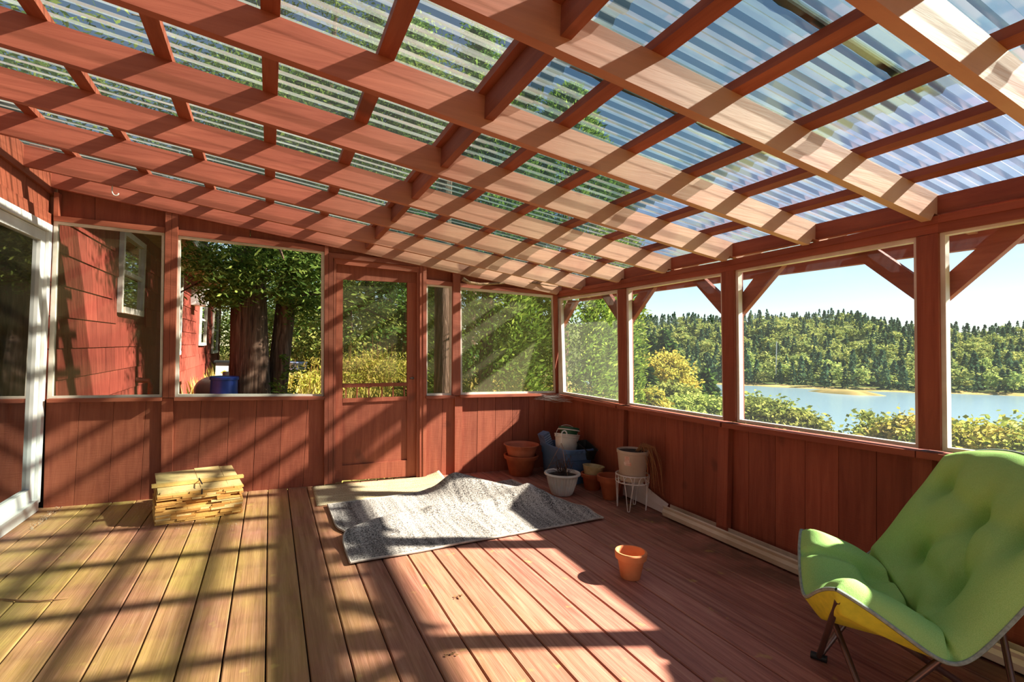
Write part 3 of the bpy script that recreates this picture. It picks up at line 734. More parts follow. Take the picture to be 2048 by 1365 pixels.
# scrap of vinyl and gutter length on the floor by the wall
sc = thing('vinyl_scrap', 'bent white vinyl offcut leaning behind the plant stand', 'offcut', (0, 0, 0))
P0 = Vector((2.925, 3.76, .29)); P1 = Vector((2.895, 3.70, .012)); P2 = Vector((2.885, 3.15, .006)); P3 = Vector((2.91, 3.14, .085))
n = 10; vs_ = []; fs = []
for i in range(n + 1):
    t = i / n; lo = P1.lerp(P2, t); hi = P0.lerp(P3, t) + Vector((.012 * math.sin(t * 3.1), 0, -.03 * math.sin(t * math.pi)))
    for th in (0, .003): vs_ += [lo + Vector((th, 0, 0)), lo.lerp(hi, .5) + Vector((-.006 + th, 0, .0)), hi + Vector((th, 0, 0))]
for i in range(n):
    for th in (0, 3):
        for j in (0, 1):
            a = i * 6 + th + j; q = (a, a + 6, a + 7, a + 1); fs.append(q if th == 0 else q[::-1])
mesh('panel', vs_, fs, M['paper'], sc)
gt = thing('rain_gutter', 'long white rain gutter lying along the foot of the lake-side wall', 'gutter', (2.86, 0, .0))
gprof = [(.045, .0), (-.03, .0), (-.034, .004), (-.04, .035), (-.028, .055), (-.034, .075), (-.024, .082), (-.018, .078), (-.02, .072), (-.014, .056), (-.026, .036), (-.022, .008), (.040, .008)]
n = len(gprof); ysg = [-1.4, 1.0, 2.0, 3.11]
vs_ = [(x, yv, z + .012) for yv in ysg for x, z in gprof]; fs = [(i * n + k, i * n + k + 1, (i + 1) * n + k + 1, (i + 1) * n + k) for i in range(len(ysg) - 1) for k in range(n - 1)]
mesh('trough', vs_, fs, plain('gutter_white', lin(226, 212, 188), lin(190, 174, 146), .5, 3, kind='Position'), gt)
MB().box(.041, .047, -1.4, 3.11, .012, .092).build('back_flange', plain('gutter_back', lin(214, 200, 176), lin(170, 150, 122), .6, 5), gt)
nr = thing('rolled_paper', 'small striped paper roll tucked behind the gutter', 'paper roll', (2.94, 2.62, .0))
MB().tube([(0, -.09, .055), (0, .09, .055)], .018, 12).build('roll', plain('grey_newsprint', lin(170, 166, 160), lin(112, 110, 108), .8, 30), nr)

# ------------------------------------------------------------------ shingle bundle
sb_loc = Vector((-0.44, 4.42, 0)); sb = thing('shingle_bundle', 'bundle of new pale cedar shingles on the deck by the far wall', 'shingle bundle', sb_loc, math.atan2(.11, .523))
woods = [plain('cedar_shingle_%d' % i, c, tuple(v * .72 for v in c[:3]) + (1,), .7, 14, .2) for i, c in enumerate((lin(232, 190, 110), lin(220, 168, 86), lin(236, 204, 136), lin(206, 148, 72)))]
rr = random.Random(21); W2 = .268; DP = .36; NL = 15; LH = .0137
for Lr in range(NL):
    x = -W2 + rr.uniform(-.006, .006); z = Lr * LH + .002
    while x < W2 - .01:
        w = min(rr.choice((.06, .09, .12, .15, .19)), W2 + rr.uniform(-.006, .006) - x)
        if w < .012: break
        fy = -DP / 2 + rr.uniform(-.006, .010) + (.028 if (6 < Lr < 11 and abs(x + w / 2) < .1) else 0)
        hh = LH * .93
        if not (6 < Lr < 12 and rr.random() < .14):
            MB().hexa([(x + .001, fy, z), (x + w - .001, fy, z), (x + w - .001, fy, z + hh), (x + .001, fy, z + hh)],
                      [(x + .001, DP / 2, z), (x + w - .001, DP / 2, z), (x + w - .001, DP / 2, z + hh), (x + .001, DP / 2, z + hh)]).build('shingle', rr.choice(woods), sb)
        x += w
zt = NL * LH + .002
for (x0, x1, y1) in ((-.258, -.004, .31), (.0, .17, .345), (.172, .262, .325)):
    MB().hexa([(x0, -.155, zt), (x1, -.155, zt), (x1, -.155, zt + .008), (x0, -.155, zt + .008)], [(x0, y1, zt + .045), (x1, y1, zt + .045), (x1, y1, zt + .050), (x0, y1, zt + .050)]).build('shingle', woods[2], sb)
MB().box(-.29, .29, -.045, -.005, zt + .022, zt + .043).build('batten', woods[0], sb)
MB().box(-.245, .26, -.17, -.145, zt, zt + .012).build('batten', woods[2], sb)
stp = MB(); stp.box(-.004, .004, -DP / 2 - .004, -DP / 2 - .002, 0.17, zt + .01); stp.box(-.004, .004, -DP / 2 - .004, .02, zt + .0435, zt + .0455)
stp.build('strap', M['black_plastic'], sb)

# ------------------------------------------------------------------ rugs
def rug_material(name, c_lo, c_mid, c_hi, stripe=(1, 26, 1), rot=0.0, sp=170):
    t = NT(name); P = t.pos(kind='Object')
    st = t.noise(t.pos(scale=stripe, kind='Object', rot=(0, 0, rot)), 1.0, 3)
    n = t.noise(P, sp, 3, 0.7)
    f = t.math('ADD', t.math('MULTIPLY', n, .78), t.math('MULTIPLY', st, .30))
    col = t.ramp(f, [(0.42, c_lo), (0.52, c_mid), (0.62, c_hi)])
    return t.done(t.bsdf(col, 0.95, t.bump(n, .8, .006), 0, .1))
rug_m = rug_material('grey_flecked_rug', lin(54, 52, 52), lin(136, 130, 122), lin(192, 185, 174), (26, 1.2, 1), 0.1, 105)
mat_m = rug_material('beige_mat', lin(150, 134, 102), lin(186, 170, 132), lin(206, 192, 156), (2, 40, 1), 0, 120)
def patch(name, c00, c10, c11, c01, nx, ny, fz, mat, parent, th=.008):
    vs_ = []; fs = []
    for j in range(ny + 1):
        for i in range(nx + 1):
            u, v = i / nx, j / ny
            p = Vector(c00) * (1 - u) * (1 - v) + Vector(c10) * u * (1 - v) + Vector(c11) * u * v + Vector(c01) * (1 - u) * v
            d = fz(p.x, p.y, u, v)
            if isinstance(d, tuple): p.x += d[0]; p.y += d[1]; d = d[2]
            vs_.append((p.x, p.y, d))
    N = len(vs_); vs_ += [(x, y, max(z - th, .0006)) for x, y, z in vs_]
    for j in range(ny):
        for i in range(nx):
            a = j * (nx + 1) + i; q = (a, a + 1, a + nx + 2, a + nx + 1); fs.append(q); fs.append(tuple(k + N for k in q[::-1]))
    for i in range(nx):
        a = i; fs.append((a + N, a + 1 + N, a + 1, a)); a = ny * (nx + 1) + i; fs.append((a, a + 1, a + 1 + N, a + N))
    for j in range(ny):
        a = j * (nx + 1); fs.append((a, a + nx + 1, a + nx + 1 + N, a + N)); a += nx; fs.append((a + N, a + nx + 1 + N, a + nx + 1, a))
    return mesh(name, vs_, fs, mat, parent, True)
def seg_d(x, y, a, b):
    ax, ay = a; bx_, by_ = b; dx, dy = bx_ - ax, by_ - ay; t = max(0, min(1, ((x - ax) * dx + (y - ay) * dy) / (dx * dx + dy * dy)))
    px, py = ax + t * dx, ay + t * dy; s = dx * (y - ay) - dy * (x - ax)
    return math.hypot(x - px, y - py), t, s
dm = patch('door_mat', (.375, 4.275, 0), (1.60, 4.44, 0), (1.56, 4.90, 0), (.385, 4.87, 0), 40, 20,
           lambda x, y, u, v: .007 + .05 * max(0, (u - .8) / .2) ** 2 * max(0, (v - .5) * 2) + .002 * math.sin(x * 21) * math.sin(y * 9), mat_m, None, .006)
tag(dm, 'thin beige mat in front of the screen door partly under the rug', 'mat')
def hump(x, y, u, v):
    z = .017
    d, t, s = seg_d(x, y, (1.50, 4.22), (2.05, 3.72))         # main ridge
    hgt = lerp(.175, .080, t); w = .15 if s > 0 else .17
    z += hgt * math.exp(-(d / w) ** 2)
    d, t, s = seg_d(x, y, (1.18, 3.80), (1.95, 3.74)); z += .045 * math.exp(-(d / .075) ** 2)
    d, t, s = seg_d(x, y, (1.05, 3.62), (1.85, 3.66)); z -= .012 * math.exp(-(d / .05) ** 2)
    d, t, s = seg_d(x, y, (2.0, 3.75), (2.28, 3.42)); z += .035 * math.exp(-(d / .10) ** 2)
    d, t, s = seg_d(x, y, (.50, 3.53), (.98, 3.86))            # folded step at the left
    z += (.045 * (1 - t) + .012) * (math.exp(-(d / .16) ** 2) if s < 0 else math.exp(-(d / .022) ** 2))
    z += .004 * math.sin(9 * x + 3 * y) * math.sin(7 * y - 2 * x)
    dx = .055 * math.exp(-((y - 3.56) / .10) ** 2) * (1 - u) ** 6
    return (dx, 0, max(z, .011))
rg = thing('area_rug', 'grey flecked rug rumpled into a hump near the screen door', 'rug')
patch('pile', (.465, 3.075, 0), (2.345, 3.225, 0), (2.16, 4.46, 0), (.455, 4.25, 0), 150, 110, hump, rug_m, rg, .010)
bd = MB(); prev = None
edge = [(.465, 3.075), (2.345, 3.225), (2.16, 4.46), (.455, 4.25)]
for e in range(4):
    (xa, ya), (xb, yb) = edge[e], edge[(e + 1) % 4]; pts = []
    for k in range(41):
        t = k / 40; x, y = lerp(xa, xb, t), lerp(ya, yb, t)
        uu = (0 if e == 3 else 1 if e == 1 else t); r_ = hump(x, y, uu, 0); pts.append((x + r_[0], y, max(r_[2] - .003, .008)))
    bd.tube(pts, .0075, 6)
bd.build('binding', plain('rug_binding', lin(196, 186, 170), lin(150, 142, 130), .9, 20), rg)

# ------------------------------------------------------------------ green folding chair
fab_t = NT('green_fabric'); _P = fab_t.pos(kind='Object')
_n = fab_t.noise(_P, 420, 2); _b = fab_t.noise(_P, 3.0, 3)
_c = fab_t.mix(fab_t.mapr(_n, .35, .65), lin(146, 198, 110), lin(172, 216, 134)); _c = fab_t.mix(fab_t.mapr(_b, .4, .7, 0, .4), _c, lin(182, 218, 122))
_d = fab_t.n('ShaderNodeBsdfDiffuse'); fab_t.l(_c, _d.inputs[0]); fab_t.l(fab_t.bump(fab_t.math('ADD', fab_t.math('MULTIPLY', _n, .25), fab_t.noise(fab_t.pos(scale=(9, 9, 9), kind='Object'), 1, 3, .5, 1.2)), .35, .012), _d.inputs['Normal'])
_tl = fab_t.n('ShaderNodeBsdfTranslucent'); _tl.inputs[0].default_value = lin(150, 190, 60)
_m = fab_t.n('ShaderNodeMixShader'); _m.inputs[0].default_value = .10; fab_t.l(_d.outputs[0], _m.inputs[1]); fab_t.l(_tl.outputs[0], _m.inputs[2])
M['green_fabric'] = fab_t.done(_m.outputs[0])
M['bounce_lit_fabric'] = plain('bounce_lit_green_fabric', lin(196, 196, 52), lin(170, 178, 48), .9, 30)  # same green fabric, with the floor's warm bounce light mixed into its colour
M['piping'] = plain('grey_piping', lin(150, 168, 158), lin(120, 132, 124), .9, 60)
M['tube'] = plain('brown_steel_tube', lin(120, 100, 92), lin(96, 78, 72), .32, 5, 0, .75)
ch = thing('folding_chair', 'green tufted folding butterfly chair at the right edge', 'chair', (2.28, 1.12, 0))
O = Vector((2.28, 1.12, 0))
cD = Vector((1.745, 1.165, .645)); cC = Vector((2.21, 1.645, .675)); cA = Vector((2.885, 1.225, 1.035)); cB = Vector((2.47, .58, .93))
def bez(a, m, b, t): return a * (1 - t) ** 2 + m * 2 * t * (1 - t) + b * t * t
def vee(p, q, t, f, zl, k=.065):     # edge slung over a crossed pair of tubes: a softened V
    r = p.lerp(q, t); a = p.z + (zl - p.z) * t / f; b_ = zl + (q.z - zl) * (t - f) / (1 - f); m = max(a, b_)
    r.z = m + k * math.log(math.exp((a - m) / k) + math.exp((b_ - m) / k)) - k * .69; return r
def edge_front(t): return vee(cD, cC, t, .5, .36) + Vector((.03, -.03, 0)) * math.sin(math.pi * t)
def edge_back(t): return bez(cB, (cA + cB) / 2 + Vector((-.02, .02, -.03)), cA, t)
def edge_near(t): return vee(cD, cB, t, .49, .30) + Vector((.01, .02, 0)) * math.sin(math.pi * t)
def edge_far(t): return vee(cC, cA, t, .46, .40) + Vector((-.01, -.02, 0)) * math.sin(math.pi * t)
def coons(s, t):
    a_, b_ = 2 * s - 1, 2 * t - 1          # rounded corners
    s, t = .5 + .5 * a_ * math.sqrt(1 - .32 * b_ * b_), .5 + .5 * b_ * math.sqrt(1 - .32 * a_ * a_)
    c = edge_front(t) * (1 - s) + edge_back(t) * s + edge_near(s) * (1 - t) + edge_far(s) * t
    p = c - (cD * (1 - s) * (1 - t) + cC * (1 - s) * t + cB * s * (1 - t) + cA * s * t)
    # settle: keep the seat from falling through, push the back outwards
    bl = math.sin(math.pi * s) * math.sin(math.pi * t)
    p = p + Vector((.03, -.03, .045)) * bl
    return p
TUFT = [(.30, .30), (.30, .70), (.62, .30), (.62, .72), (.80, .5), (.46, .5), (.84, .18), (.84, .82)]
CRE = [((.47, .0), (.47, 1.0), .022), ((.0, .2), (.47, .26), .016), ((.0, .8), (.47, .74), .016), ((.62, .3), (.80, .5), .012), ((.62, .72), (.80, .5), .012), ((.62, .3), (.62, .72), .010), ((.84, .18), (.80, .5), .01), ((.84, .82), (.80, .5), .01)]
def puff(s, t):
    e = min(s, 1 - s, t, 1 - t); h = .100 * (1 - math.exp(-(e / .05) ** .8))
    for (a, b) in TUFT: h -= .062 * math.exp(-(((s - a) ** 2 + (t - b) ** 2) / .0045))
    for (a, b, dp_) in CRE:
        d, tt_, _ = seg_d(s, t, a, b); h -= 1.7 * dp_ * math.exp(-(d / .026) ** 2)
    h += .004 * math.sin(23 * s + 9 * t) * math.sin(17 * t - 5 * s)
    return max(h, .004)
NS, NTT = 84, 84
base = [[coons(i / NS, j / NTT) for j in range(NTT + 1)] for i in range(NS + 1)]
vs_ = []; bot = []
for i in range(NS + 1):
    for j in range(NTT + 1):
        p = base[i][j]; du = base[min(i + 1, NS)][j] - base[max(i - 1, 0)][j]; dv = base[i][min(j + 1, NTT)] - base[i][max(j - 1, 0)]
        nrm = du.cross(dv).normalized()
        if nrm.z < 0 and i < NS * .5: nrm = -nrm
        if i >= NS * .5 and nrm.dot(Vector((-.7, .4, .6))) < 0: nrm = -nrm
        vs_.append(p + nrm * puff(i / NS, j / NTT) - O); bot.append(p - nrm * (.008 + .055 * max(0, 1 - (i / NS / .42) ** 2) * min(1, min(i, NS - i, j, NTT - j) / NS / .07)) - O)
fs = [(i * (NTT + 1) + j, i * (NTT + 1) + j + 1, (i + 1) * (NTT + 1) + j + 1, (i + 1) * (NTT + 1) + j) for i in range(NS) for j in range(NTT)]
mesh('cushion', vs_, fs, M['green_fabric'], ch, True)
mesh('underside', bot, [f[::-1] for f in fs], M['bounce_lit_fabric'], ch, True)
ring_ = [base[0][j] for j in range(NTT + 1)] + [base[i][NTT] for i in range(1, NS + 1)] + [base[NS][j] for j in range(NTT - 1, -1, -1)] + [base[i][0] for i in range(NS - 1, -1, -1)]
curve_smooth(MB().tube([p - O for p in ring_], .007, 8, False).build('piping', M['piping'], ch))
fC, fD, fA, fB = Vector((2.15, 1.40, .014)), Vector((1.98, 1.10, .014)), Vector((2.72, 1.16, .014)), Vector((2.44, .86, .014))
legs_ = {}
def inset(c, k=.16):
    i_, j_ = (0, 0) if c is cD else (0, NTT) if c is cC else (NS, NTT) if c is cA else (NS, 0)
    return base[i_][j_].lerp((cA + cB + cC + cD) / 4, .02) + (Vector((0, 0, -.05)) if c.z < .7 else Vector((.035, -.025, -.03)))
for a, b in ((inset(cD), fC), (inset(cC), fD), (inset(cD, .2), fB), (inset(cB), fD), (inset(cC, .2), fA), (inset(cA), fC), (inset(cA, .2), fB), (inset(cB, .2), fA)):
    lt_ = curve_smooth(MB().tube([a - O, b - O], .0115, 10).build('leg_tube', M['tube'], ch)); legs_[tuple(b)] = lt_
for f_ in (fC, fD, fA, fB):
    c = f_ - O; d = Vector((c.x, c.y, 0)).normalized() * .03
    curve_smooth(MB().tube([c - d - Vector((0, 0, 0)), c + d], .0145, 10).build('foot_cap', M['black_plastic'], legs_[tuple(f_)]))

# ------------------------------------------------------------------ small things: branch, hook, twigs, litter
br = MB(); pts = [(925, 558), (938, 566), (960, 569), (985, 568), (1010, 566.5), (1045, 563.5), (1070, 567), (1095, 571.5), (1122, 574.5)]
P3_ = [ony(px, py, YF - .06 - .02 * math.sin(i)) for i, (px, py) in enumerate(pts)]
br.tube(P3_, [.022, .018, .014, .012, .010, .009, .008, .006, .003], 8)
br.tube([P3_[6], P3_[6] + Vector((.06, -.01, .035)), P3_[6] + Vector((.09, 0, .03))], [.004, .003, .002], 5)
tag(br.build('branch', plain('dry_branch', lin(176, 144, 104), lin(120, 94, 66), .9, 20, .6), None, True), 'crooked bare branch lying on the header over the corner screen', 'branch')
hkp = ony(224.5, 372, 4.388 + .02)
hkm = MB().tube([hkp + Vector((0, 0, .02)), hkp + Vector((0, 0, -.03))] + [hkp + Vector((.02 - .02 * math.cos(t), 0, -.035 - .03 * math.sin(t))) for t in [k * math.pi / 8 for k in range(8)]], .0045, 8)
tag(hkm.build('ceiling_hook', M['wire_white'], None, True), 'white screw hook hanging from a rafter near the house', 'hook')
t0 = [(0, 1199), (40, 1202), (80, 1203), (110, 1200), (137, 1196)]
tag(MB().tube([onz(a, b, .006) for a, b in t0], [.003, .005, .004, .003, .0015], 6).build('twig', M['twig'], None, True), 'thin twig on the sunlit boards at the left', 'twig')
lf_m = plain('dead_leaf', lin(150, 108, 60), lin(84, 62, 44), .9, 40)
for (px, py, lab, sd_) in ((918, 1196, 'dry brown leaf scrap on the sunlit boards below the rug', 1), (901, 1311, 'dark shrivelled leaf scrap on the boards near the bottom edge', 2)):
    rr = random.Random(sd_); c = onz(px, py, 0); ml = MB()
    for k in range(9):
        a = rr.uniform(0, 6.28); p = c + Vector((rr.uniform(-.022, .022), rr.uniform(-.016, .016), .004)); d = Vector((math.cos(a), math.sin(a), rr.uniform(.1, .5))) * .012; w = Vector((-math.sin(a), math.cos(a), .2)) * .006
        ml.add([p - d * .3, p + w, p + d, p - w], [(0, 1, 2, 3)])
    tag(ml.build('dead_leaf', lf_m), lab, 'leaf')
# white bird-seed husks caught between the boards near the shingles
hm = MB(); rr = random.Random(9)
for k in range(520):
    if rr.random() < .45: px, py = rr.uniform(60, 125), 0; py = 1010 + (125 - px) * .75 + rr.gauss(0, 5)
    elif rr.random() < .7: px, py = rr.uniform(205, 320), rr.gauss(1015, 12)
    else: px, py = rr.uniform(330, 480), rr.gauss(1045, 12)
    p = onz(px, max(py, 1006), .003)
    if p.x < XL + .05 or p.y > YF - .02: continue
    if -0.70 < p.x < -.13 and 4.22 < p.y < 4.7: continue
    a = rr.uniform(0, 6.28); s = rr.uniform(.002, .005)
    hm.add([p + Vector((s * math.cos(a + q), s * math.sin(a + q), rr.uniform(0, .003))) for q in (0, 2.1, 4.2)], [(0, 1, 2)])
tag(hm.build('seed_husks', plain('pale_husk', lin(214, 204, 186), lin(170, 160, 140), .9)), 'pale seed husks scattered between the boards near the shingle bundle', 'litter', None, 'stuff')
# cobweb in the far corner on the sill
cw = MB(); rr = random.Random(4); c0 = ony(1112, 792, YF - .02)
for k in range(46):
    a = Vector((XR - .02 - rr.random() * .3, YF - .01 - rr.random() * .06, .80 + rr.uniform(-.05, .02))); b_ = Vector((XR - .01 - rr.random() * .05, YF - .05 - rr.random() * .35, .80 + rr.uniform(-.06, .02)))
    m_ = (a + b_) / 2 + Vector((0, 0, -.03 * rr.random())); cw.tube([a, m_, b_], .0006, 3, False)
tag(cw.build('cobweb', plain('cobweb', lin(220, 220, 214), None, .9)), 'dusty cobweb strung across the corner below the sills', 'cobweb', None, 'stuff')

# ================================================================== OUTSIDE
def smooth(t): t = max(0.0, min(1.0, t)); return t * t * (3 - 2 * t)
WATER_Z = -11.0
def ground_z(x, y):
    z = -0.42 + .035 * max(0.0, min(y, 30) - 8)
    s = (x - 3.4) - .30 * max(0.0, y - 6)
    if s > 0: z += -14.0 * smooth(s / 52.0) - .02 * s
    return z
# near ground: one sheet of terrain around the porch
xs = np.concatenate([np.linspace(-30, 4, 35), np.linspace(5, 90, 60)]); ysg = np.concatenate([np.linspace(-40, 0, 16), np.linspace(1.5, 30, 40), np.linspace(32, 110, 40)])
vs_ = [(x, y_, ground_z(x, y_) - (.35 if (XL - .5 < x < 3.2 and Y0 - .5 < y_ < 5.0) else 0) + .05 * math.sin(x * 1.3) * math.sin(y_ * .9)) for y_ in ysg for x in xs]
nxs = len(xs); fs = [(j * nxs + i, j * nxs + i + 1, (j + 1) * nxs + i + 1, (j + 1) * nxs + i) for j in range(len(ysg) - 1) for i in range(nxs - 1)]
tag(mesh('yard_ground', vs_, fs, M['ground'], None, True), 'dry grassy yard sloping down from the porch to the water', None, None, 'structure')
tag(mesh('bay_water', [(-300, -700, WATER_Z), (900, -700, WATER_Z), (900, 900, WATER_Z), (-300, 900, WATER_Z)], [(0, 1, 2, 3)], M['water']), 'calm pale blue water of the bay', None, None, 'structure')
# far shore and hill, laid out by bearing from the y axis
_sh = [onz(px, py, WATER_Z) for px, py in ((1250, 766), (1484, 771), (1600, 777), (1740, 783), (1830, 786), (1901, 787.5), (2047, 793), (2300, 803))]
_saz = [math.degrees(math.atan2(p.x, p.y)) for p in _sh]; _sr = [math.hypot(p.x, p.y) for p in _sh]
def shore_r(az): return interp(az, _saz, _sr)
AZK = [20, 30, 38, 44, 50, 56, 60, 64, 67.5, 71, 78, 95]
RZK = [22, 24, 25, 24.5, 27, 29, 27, 21, 19, 23, 22, 15]
def hill_z(az, r):
    r0 = shore_r(az); u = (r - r0)
    if u < 0: return WATER_Z - .5 + u * .02
    top = interp(az, AZK, RZK) - WATER_Z
    return WATER_Z - .1 + .9 * smooth(u / 10) + top * smooth((u - 6) / 215.0) + 1.6 * math.sin(az * .9 + u * .03) * smooth(u / 60)
azs = np.linspace(22, 96, 75); rs = np.concatenate([np.linspace(-14, 20, 10), np.linspace(28, 330, 30)])
vs_ = []
for az in azs:
    for u in rs:
        r = shore_r(az) + u; vs_.append((r * math.sin(math.radians(az)), r * math.cos(math.radians(az)), hill_z(az, r)))
nr_ = len(rs); fs = [(i * nr_ + k, i * nr_ + k + 1, (i + 1) * nr_ + k + 1, (i + 1) * nr_ + k) for i in range(len(azs) - 1) for k in range(nr_ - 1)]
tag(mesh('far_hill', vs_, fs, M['hill'], None, True), 'long forested hill across the bay', None, None, 'structure')
# strip of marsh grass at the far waterline and the little point of land
vs_ = []; fs = []
for i, az in enumerate(np.linspace(36, 92, 110)):
    wv = 1.5 + 1.2 * math.sin(az * 1.7) + .8 * math.sin(az * 4.1)
    for u, dz in ((-wv, .03), (2, .4), (7, .9)):
        r = shore_r(az) + u; vs_.append((r * math.sin(math.radians(az)), r * math.cos(math.radians(az)), WATER_Z + dz))
for i in range(109):
    for k in (0, 1): a = i * 3 + k; fs.append((a, a + 1, a + 4, a + 3))
tag(mesh('shoreline', vs_, fs, M['shore'], None, True), 'tan strip of marsh grass along the far waterline', None, None, 'structure')
c = onz(1690, 788, WATER_Z); mp = MB(); ax = Vector((c.y, -c.x, 0)).normalized(); ay = Vector((c.x, c.y, 0)).normalized()
vs_ = []; fs = []
for i in range(9):
    for k in range(24):
        a = 2 * math.pi * k / 24; q = i / 8; wob = 1 + .15 * math.sin(3 * a) + .1 * math.sin(5 * a + 1)
        vs_.append(c + ax * (11 * q * wob * math.cos(a)) + ay * (5 * q * wob * math.sin(a)) + Vector((0, 0, 1.7 * (1 - q * q) - .1)))
for i in range(8):
    for k in range(24): fs.append((i * 24 + k, i * 24 + (k + 1) % 24, (i + 1) * 24 + (k + 1) % 24, (i + 1) * 24 + k))
pl = mesh('grassy_point', vs_, fs, M['shore'], None, True); tag(pl, 'low tan grassy point jutting from the far shore', 'islet')

# ------------------------------------------------------------------ foliage
def cards(cent, L_, W_, droop=0.0, rng=RNG, dirs=None, bend=True):
    """one small leaf (2 triangles folded on the midrib) for every centre"""
    n = len(cent); a = rng.uniform(0, 2 * np.pi, n); el = rng.uniform(-.7, .9, n) - droop
    if dirs is None: d = np.stack([np.cos(a) * np.cos(el), np.sin(a) * np.cos(el), np.sin(el)], 1)
    else: d = dirs + rng.normal(0, .35, (n, 3)); d /= np.linalg.norm(d, axis=1)[:, None] + 1e-9
    up = rng.normal(0, 1, (n, 3)); w = np.cross(d, up); w /= np.linalg.norm(w, axis=1)[:, None] + 1e-9
    s = rng.uniform(.6, 1.35, n)[:, None]
    p0 = cent - d * L_ * .5 * s; p1 = cent + w * W_ * .5 * s; p2 = cent + d * L_ * .5 * s; p3 = cent - w * W_ * .5 * s
    return np.stack([p0, p1, p2, p3], 1).reshape(-1, 3)
def leaf_mesh(name, pts, mat, parent=None):
    n = len(pts) // 4; me = bpy.data.meshes.new(name); me.vertices.add(len(pts)); me.vertices.foreach_set('co', np.ascontiguousarray(pts, dtype=np.float32).ravel())
    me.loops.add(n * 4); me.loops.foreach_set('vertex_index', np.arange(n * 4, dtype=np.int32))
    me.polygons.add(n); me.polygons.foreach_set('loop_start', np.arange(0, n * 4, 4, dtype=np.int32)); me.polygons.foreach_set('loop_total', np.full(n, 4, dtype=np.int32))
    me.materials.append(mat); me.update(calc_edges=True); me.validate()
    return link(bpy.data.objects.new(name, me), parent)
def blob_points(n, R, rng, shell=.55):
    d = rng.normal(0, 1, (n, 3)); d /= np.linalg.norm(d, axis=1)[:, None]; r = rng.uniform(shell, 1.0, n)[:, None] ** .6
    return d * r * np.array(R)
def clump_crown(nclump, per, R, rc, rng, squash=.75, top_bias=0.0):
    """leaves gathered in clumps spread over an ellipsoid"""
    c = blob_points(nclump, R, rng, .35); c[:, 2] += top_bias * np.abs(c[:, 2])
    out = []
    for q in c:
        s = rc * rng.uniform(.6, 1.3); out.append(q + rng.normal(0, 1, (per, 3)) * np.array([s, s, s * squash]) * .5)
    return np.concatenate(out)
def cedar_mesh(h, r, n, rng, L_=.10, W_=.035):
    z = rng.uniform(0.02, 1, n) ** .85; a = rng.uniform(0, 2 * np.pi, n)
    prof = np.sqrt(np.clip(1 - z ** 1.7, 0, 1)) * (0.82 + .18 * np.minimum(z / .1, 1))
    lob = 1 + .16 * np.sin(5 * a + 9 * z) + .13 * np.sin(11 * a - 14 * z) + .10 * np.sin(31 * z + 3 * a)
    rad = r * prof * lob * rng.uniform(.55, 1.0, n) ** .5
    c = np.stack([rad * np.cos(a), rad * np.sin(a), z * h + .0 * a], 1) + rng.normal(0, .04, (n, 3))
    dirs = np.stack([np.cos(a) * .75, np.sin(a) * .75, np.full(n, .35)], 1)
    return cards(c, L_, W_, rng=rng, dirs=dirs)
def spruce_mesh(h, r, rng, tiers=26, L_=.22, W_=.07, per=16):
    out = []
    for t in range(tiers):
        z0 = h * (.06 + .92 * t / tiers); rr_ = r * (1 - t / tiers) ** .85 + .06; nb = int(11 - 5 * t / tiers)
        for b_ in range(nb):
            a = rng.uniform(0, 2 * np.pi); k = max(5, int(per * rr_ / r) + 4); q = np.linspace(.12, 1, k) * rng.uniform(.8, 1.12)
            cx_ = np.stack([q * rr_ * np.cos(a), q * rr_ * np.sin(a), z0 - q * rr_ * .32 + q ** 2 * rr_ * .14], 1)
            for s in (0, 1, 2): out.append((cx_ + rng.normal(0, .045 + .03 * s, cx_.shape) * (1 + h * .06), np.tile([math.cos(a) * .8, math.sin(a) * .8, -.15], (k, 1))))
    c = np.concatenate([o[0] for o in out]); d = np.concatenate([o[1] for o in out])
    return cards(c, L_, W_, rng=rng, dirs=d)
def trunk(name, pts, rads, mat, parent, n=14): return curve_smooth(MB().tube(pts, rads, n).build(name, mat, parent), 60)
def tree(name, label, cat, loc, leaf_pts, leaf_mat, tr_pts, tr_r, group=None, rz=0.0):
    t = thing(name, label, cat, loc, rz, group); leaf_mesh('foliage', leaf_pts, leaf_mat, t)
    if tr_pts: trunk('trunk', tr_pts, tr_r, M['bark'], t)
    return t
g_rng = np.random.default_rng(5)

# big twin-trunked tree by the house
bt_loc = Vector((-.05, 8.7, ground_z(0, 8.7)))
bt = thing('twin_trunk_tree', 'large evergreen with two thick trunks beside the house', 'tree', bt_loc)
def off(px, py, y): p = ony(px, py, y); return p - bt_loc
trunk('trunk', [off(500, 860, 8.7), off(500, 785, 8.7), off(499, 700, 8.7), off(498, 620, 8.7), off(497, 540, 8.72), Vector((-.15, .1, 6.0)), Vector((-.2, .2, 13.5))], [.37, .285, .265, .25, .235, .19, .05], M['bark'], bt, 22)
trunk('trunk', [off(548, 860, 8.9), off(552, 785, 8.9), off(562, 700, 8.9), off(571, 620, 8.95), off(580, 540, 9.0), Vector((.75, .5, 5.0)), Vector((.9, .7, 7.5))], [.22, .165, .15, .15, .14, .10, .03], M['bark'], bt, 18)
parts_ = []
for k in range(150):      # drooping sprays
    a = g_rng.uniform(0, 2 * np.pi); z = g_rng.uniform(2.9, 13.5); L2 = g_rng.uniform(1.2, 3.4) * (1.12 - z / 17); n = 420
    q = g_rng.uniform(.10, 1, n); sp = g_rng.normal(0, 1, (n, 3)) * np.array([.24, .24, .11]) * (0.3 + q[:, None] * .9)
    c = np.stack([q * L2 * math.cos(a), q * L2 * math.sin(a), z - .38 * L2 * q ** 2 + .1 * q], 1) + sp
    parts_.append(c)
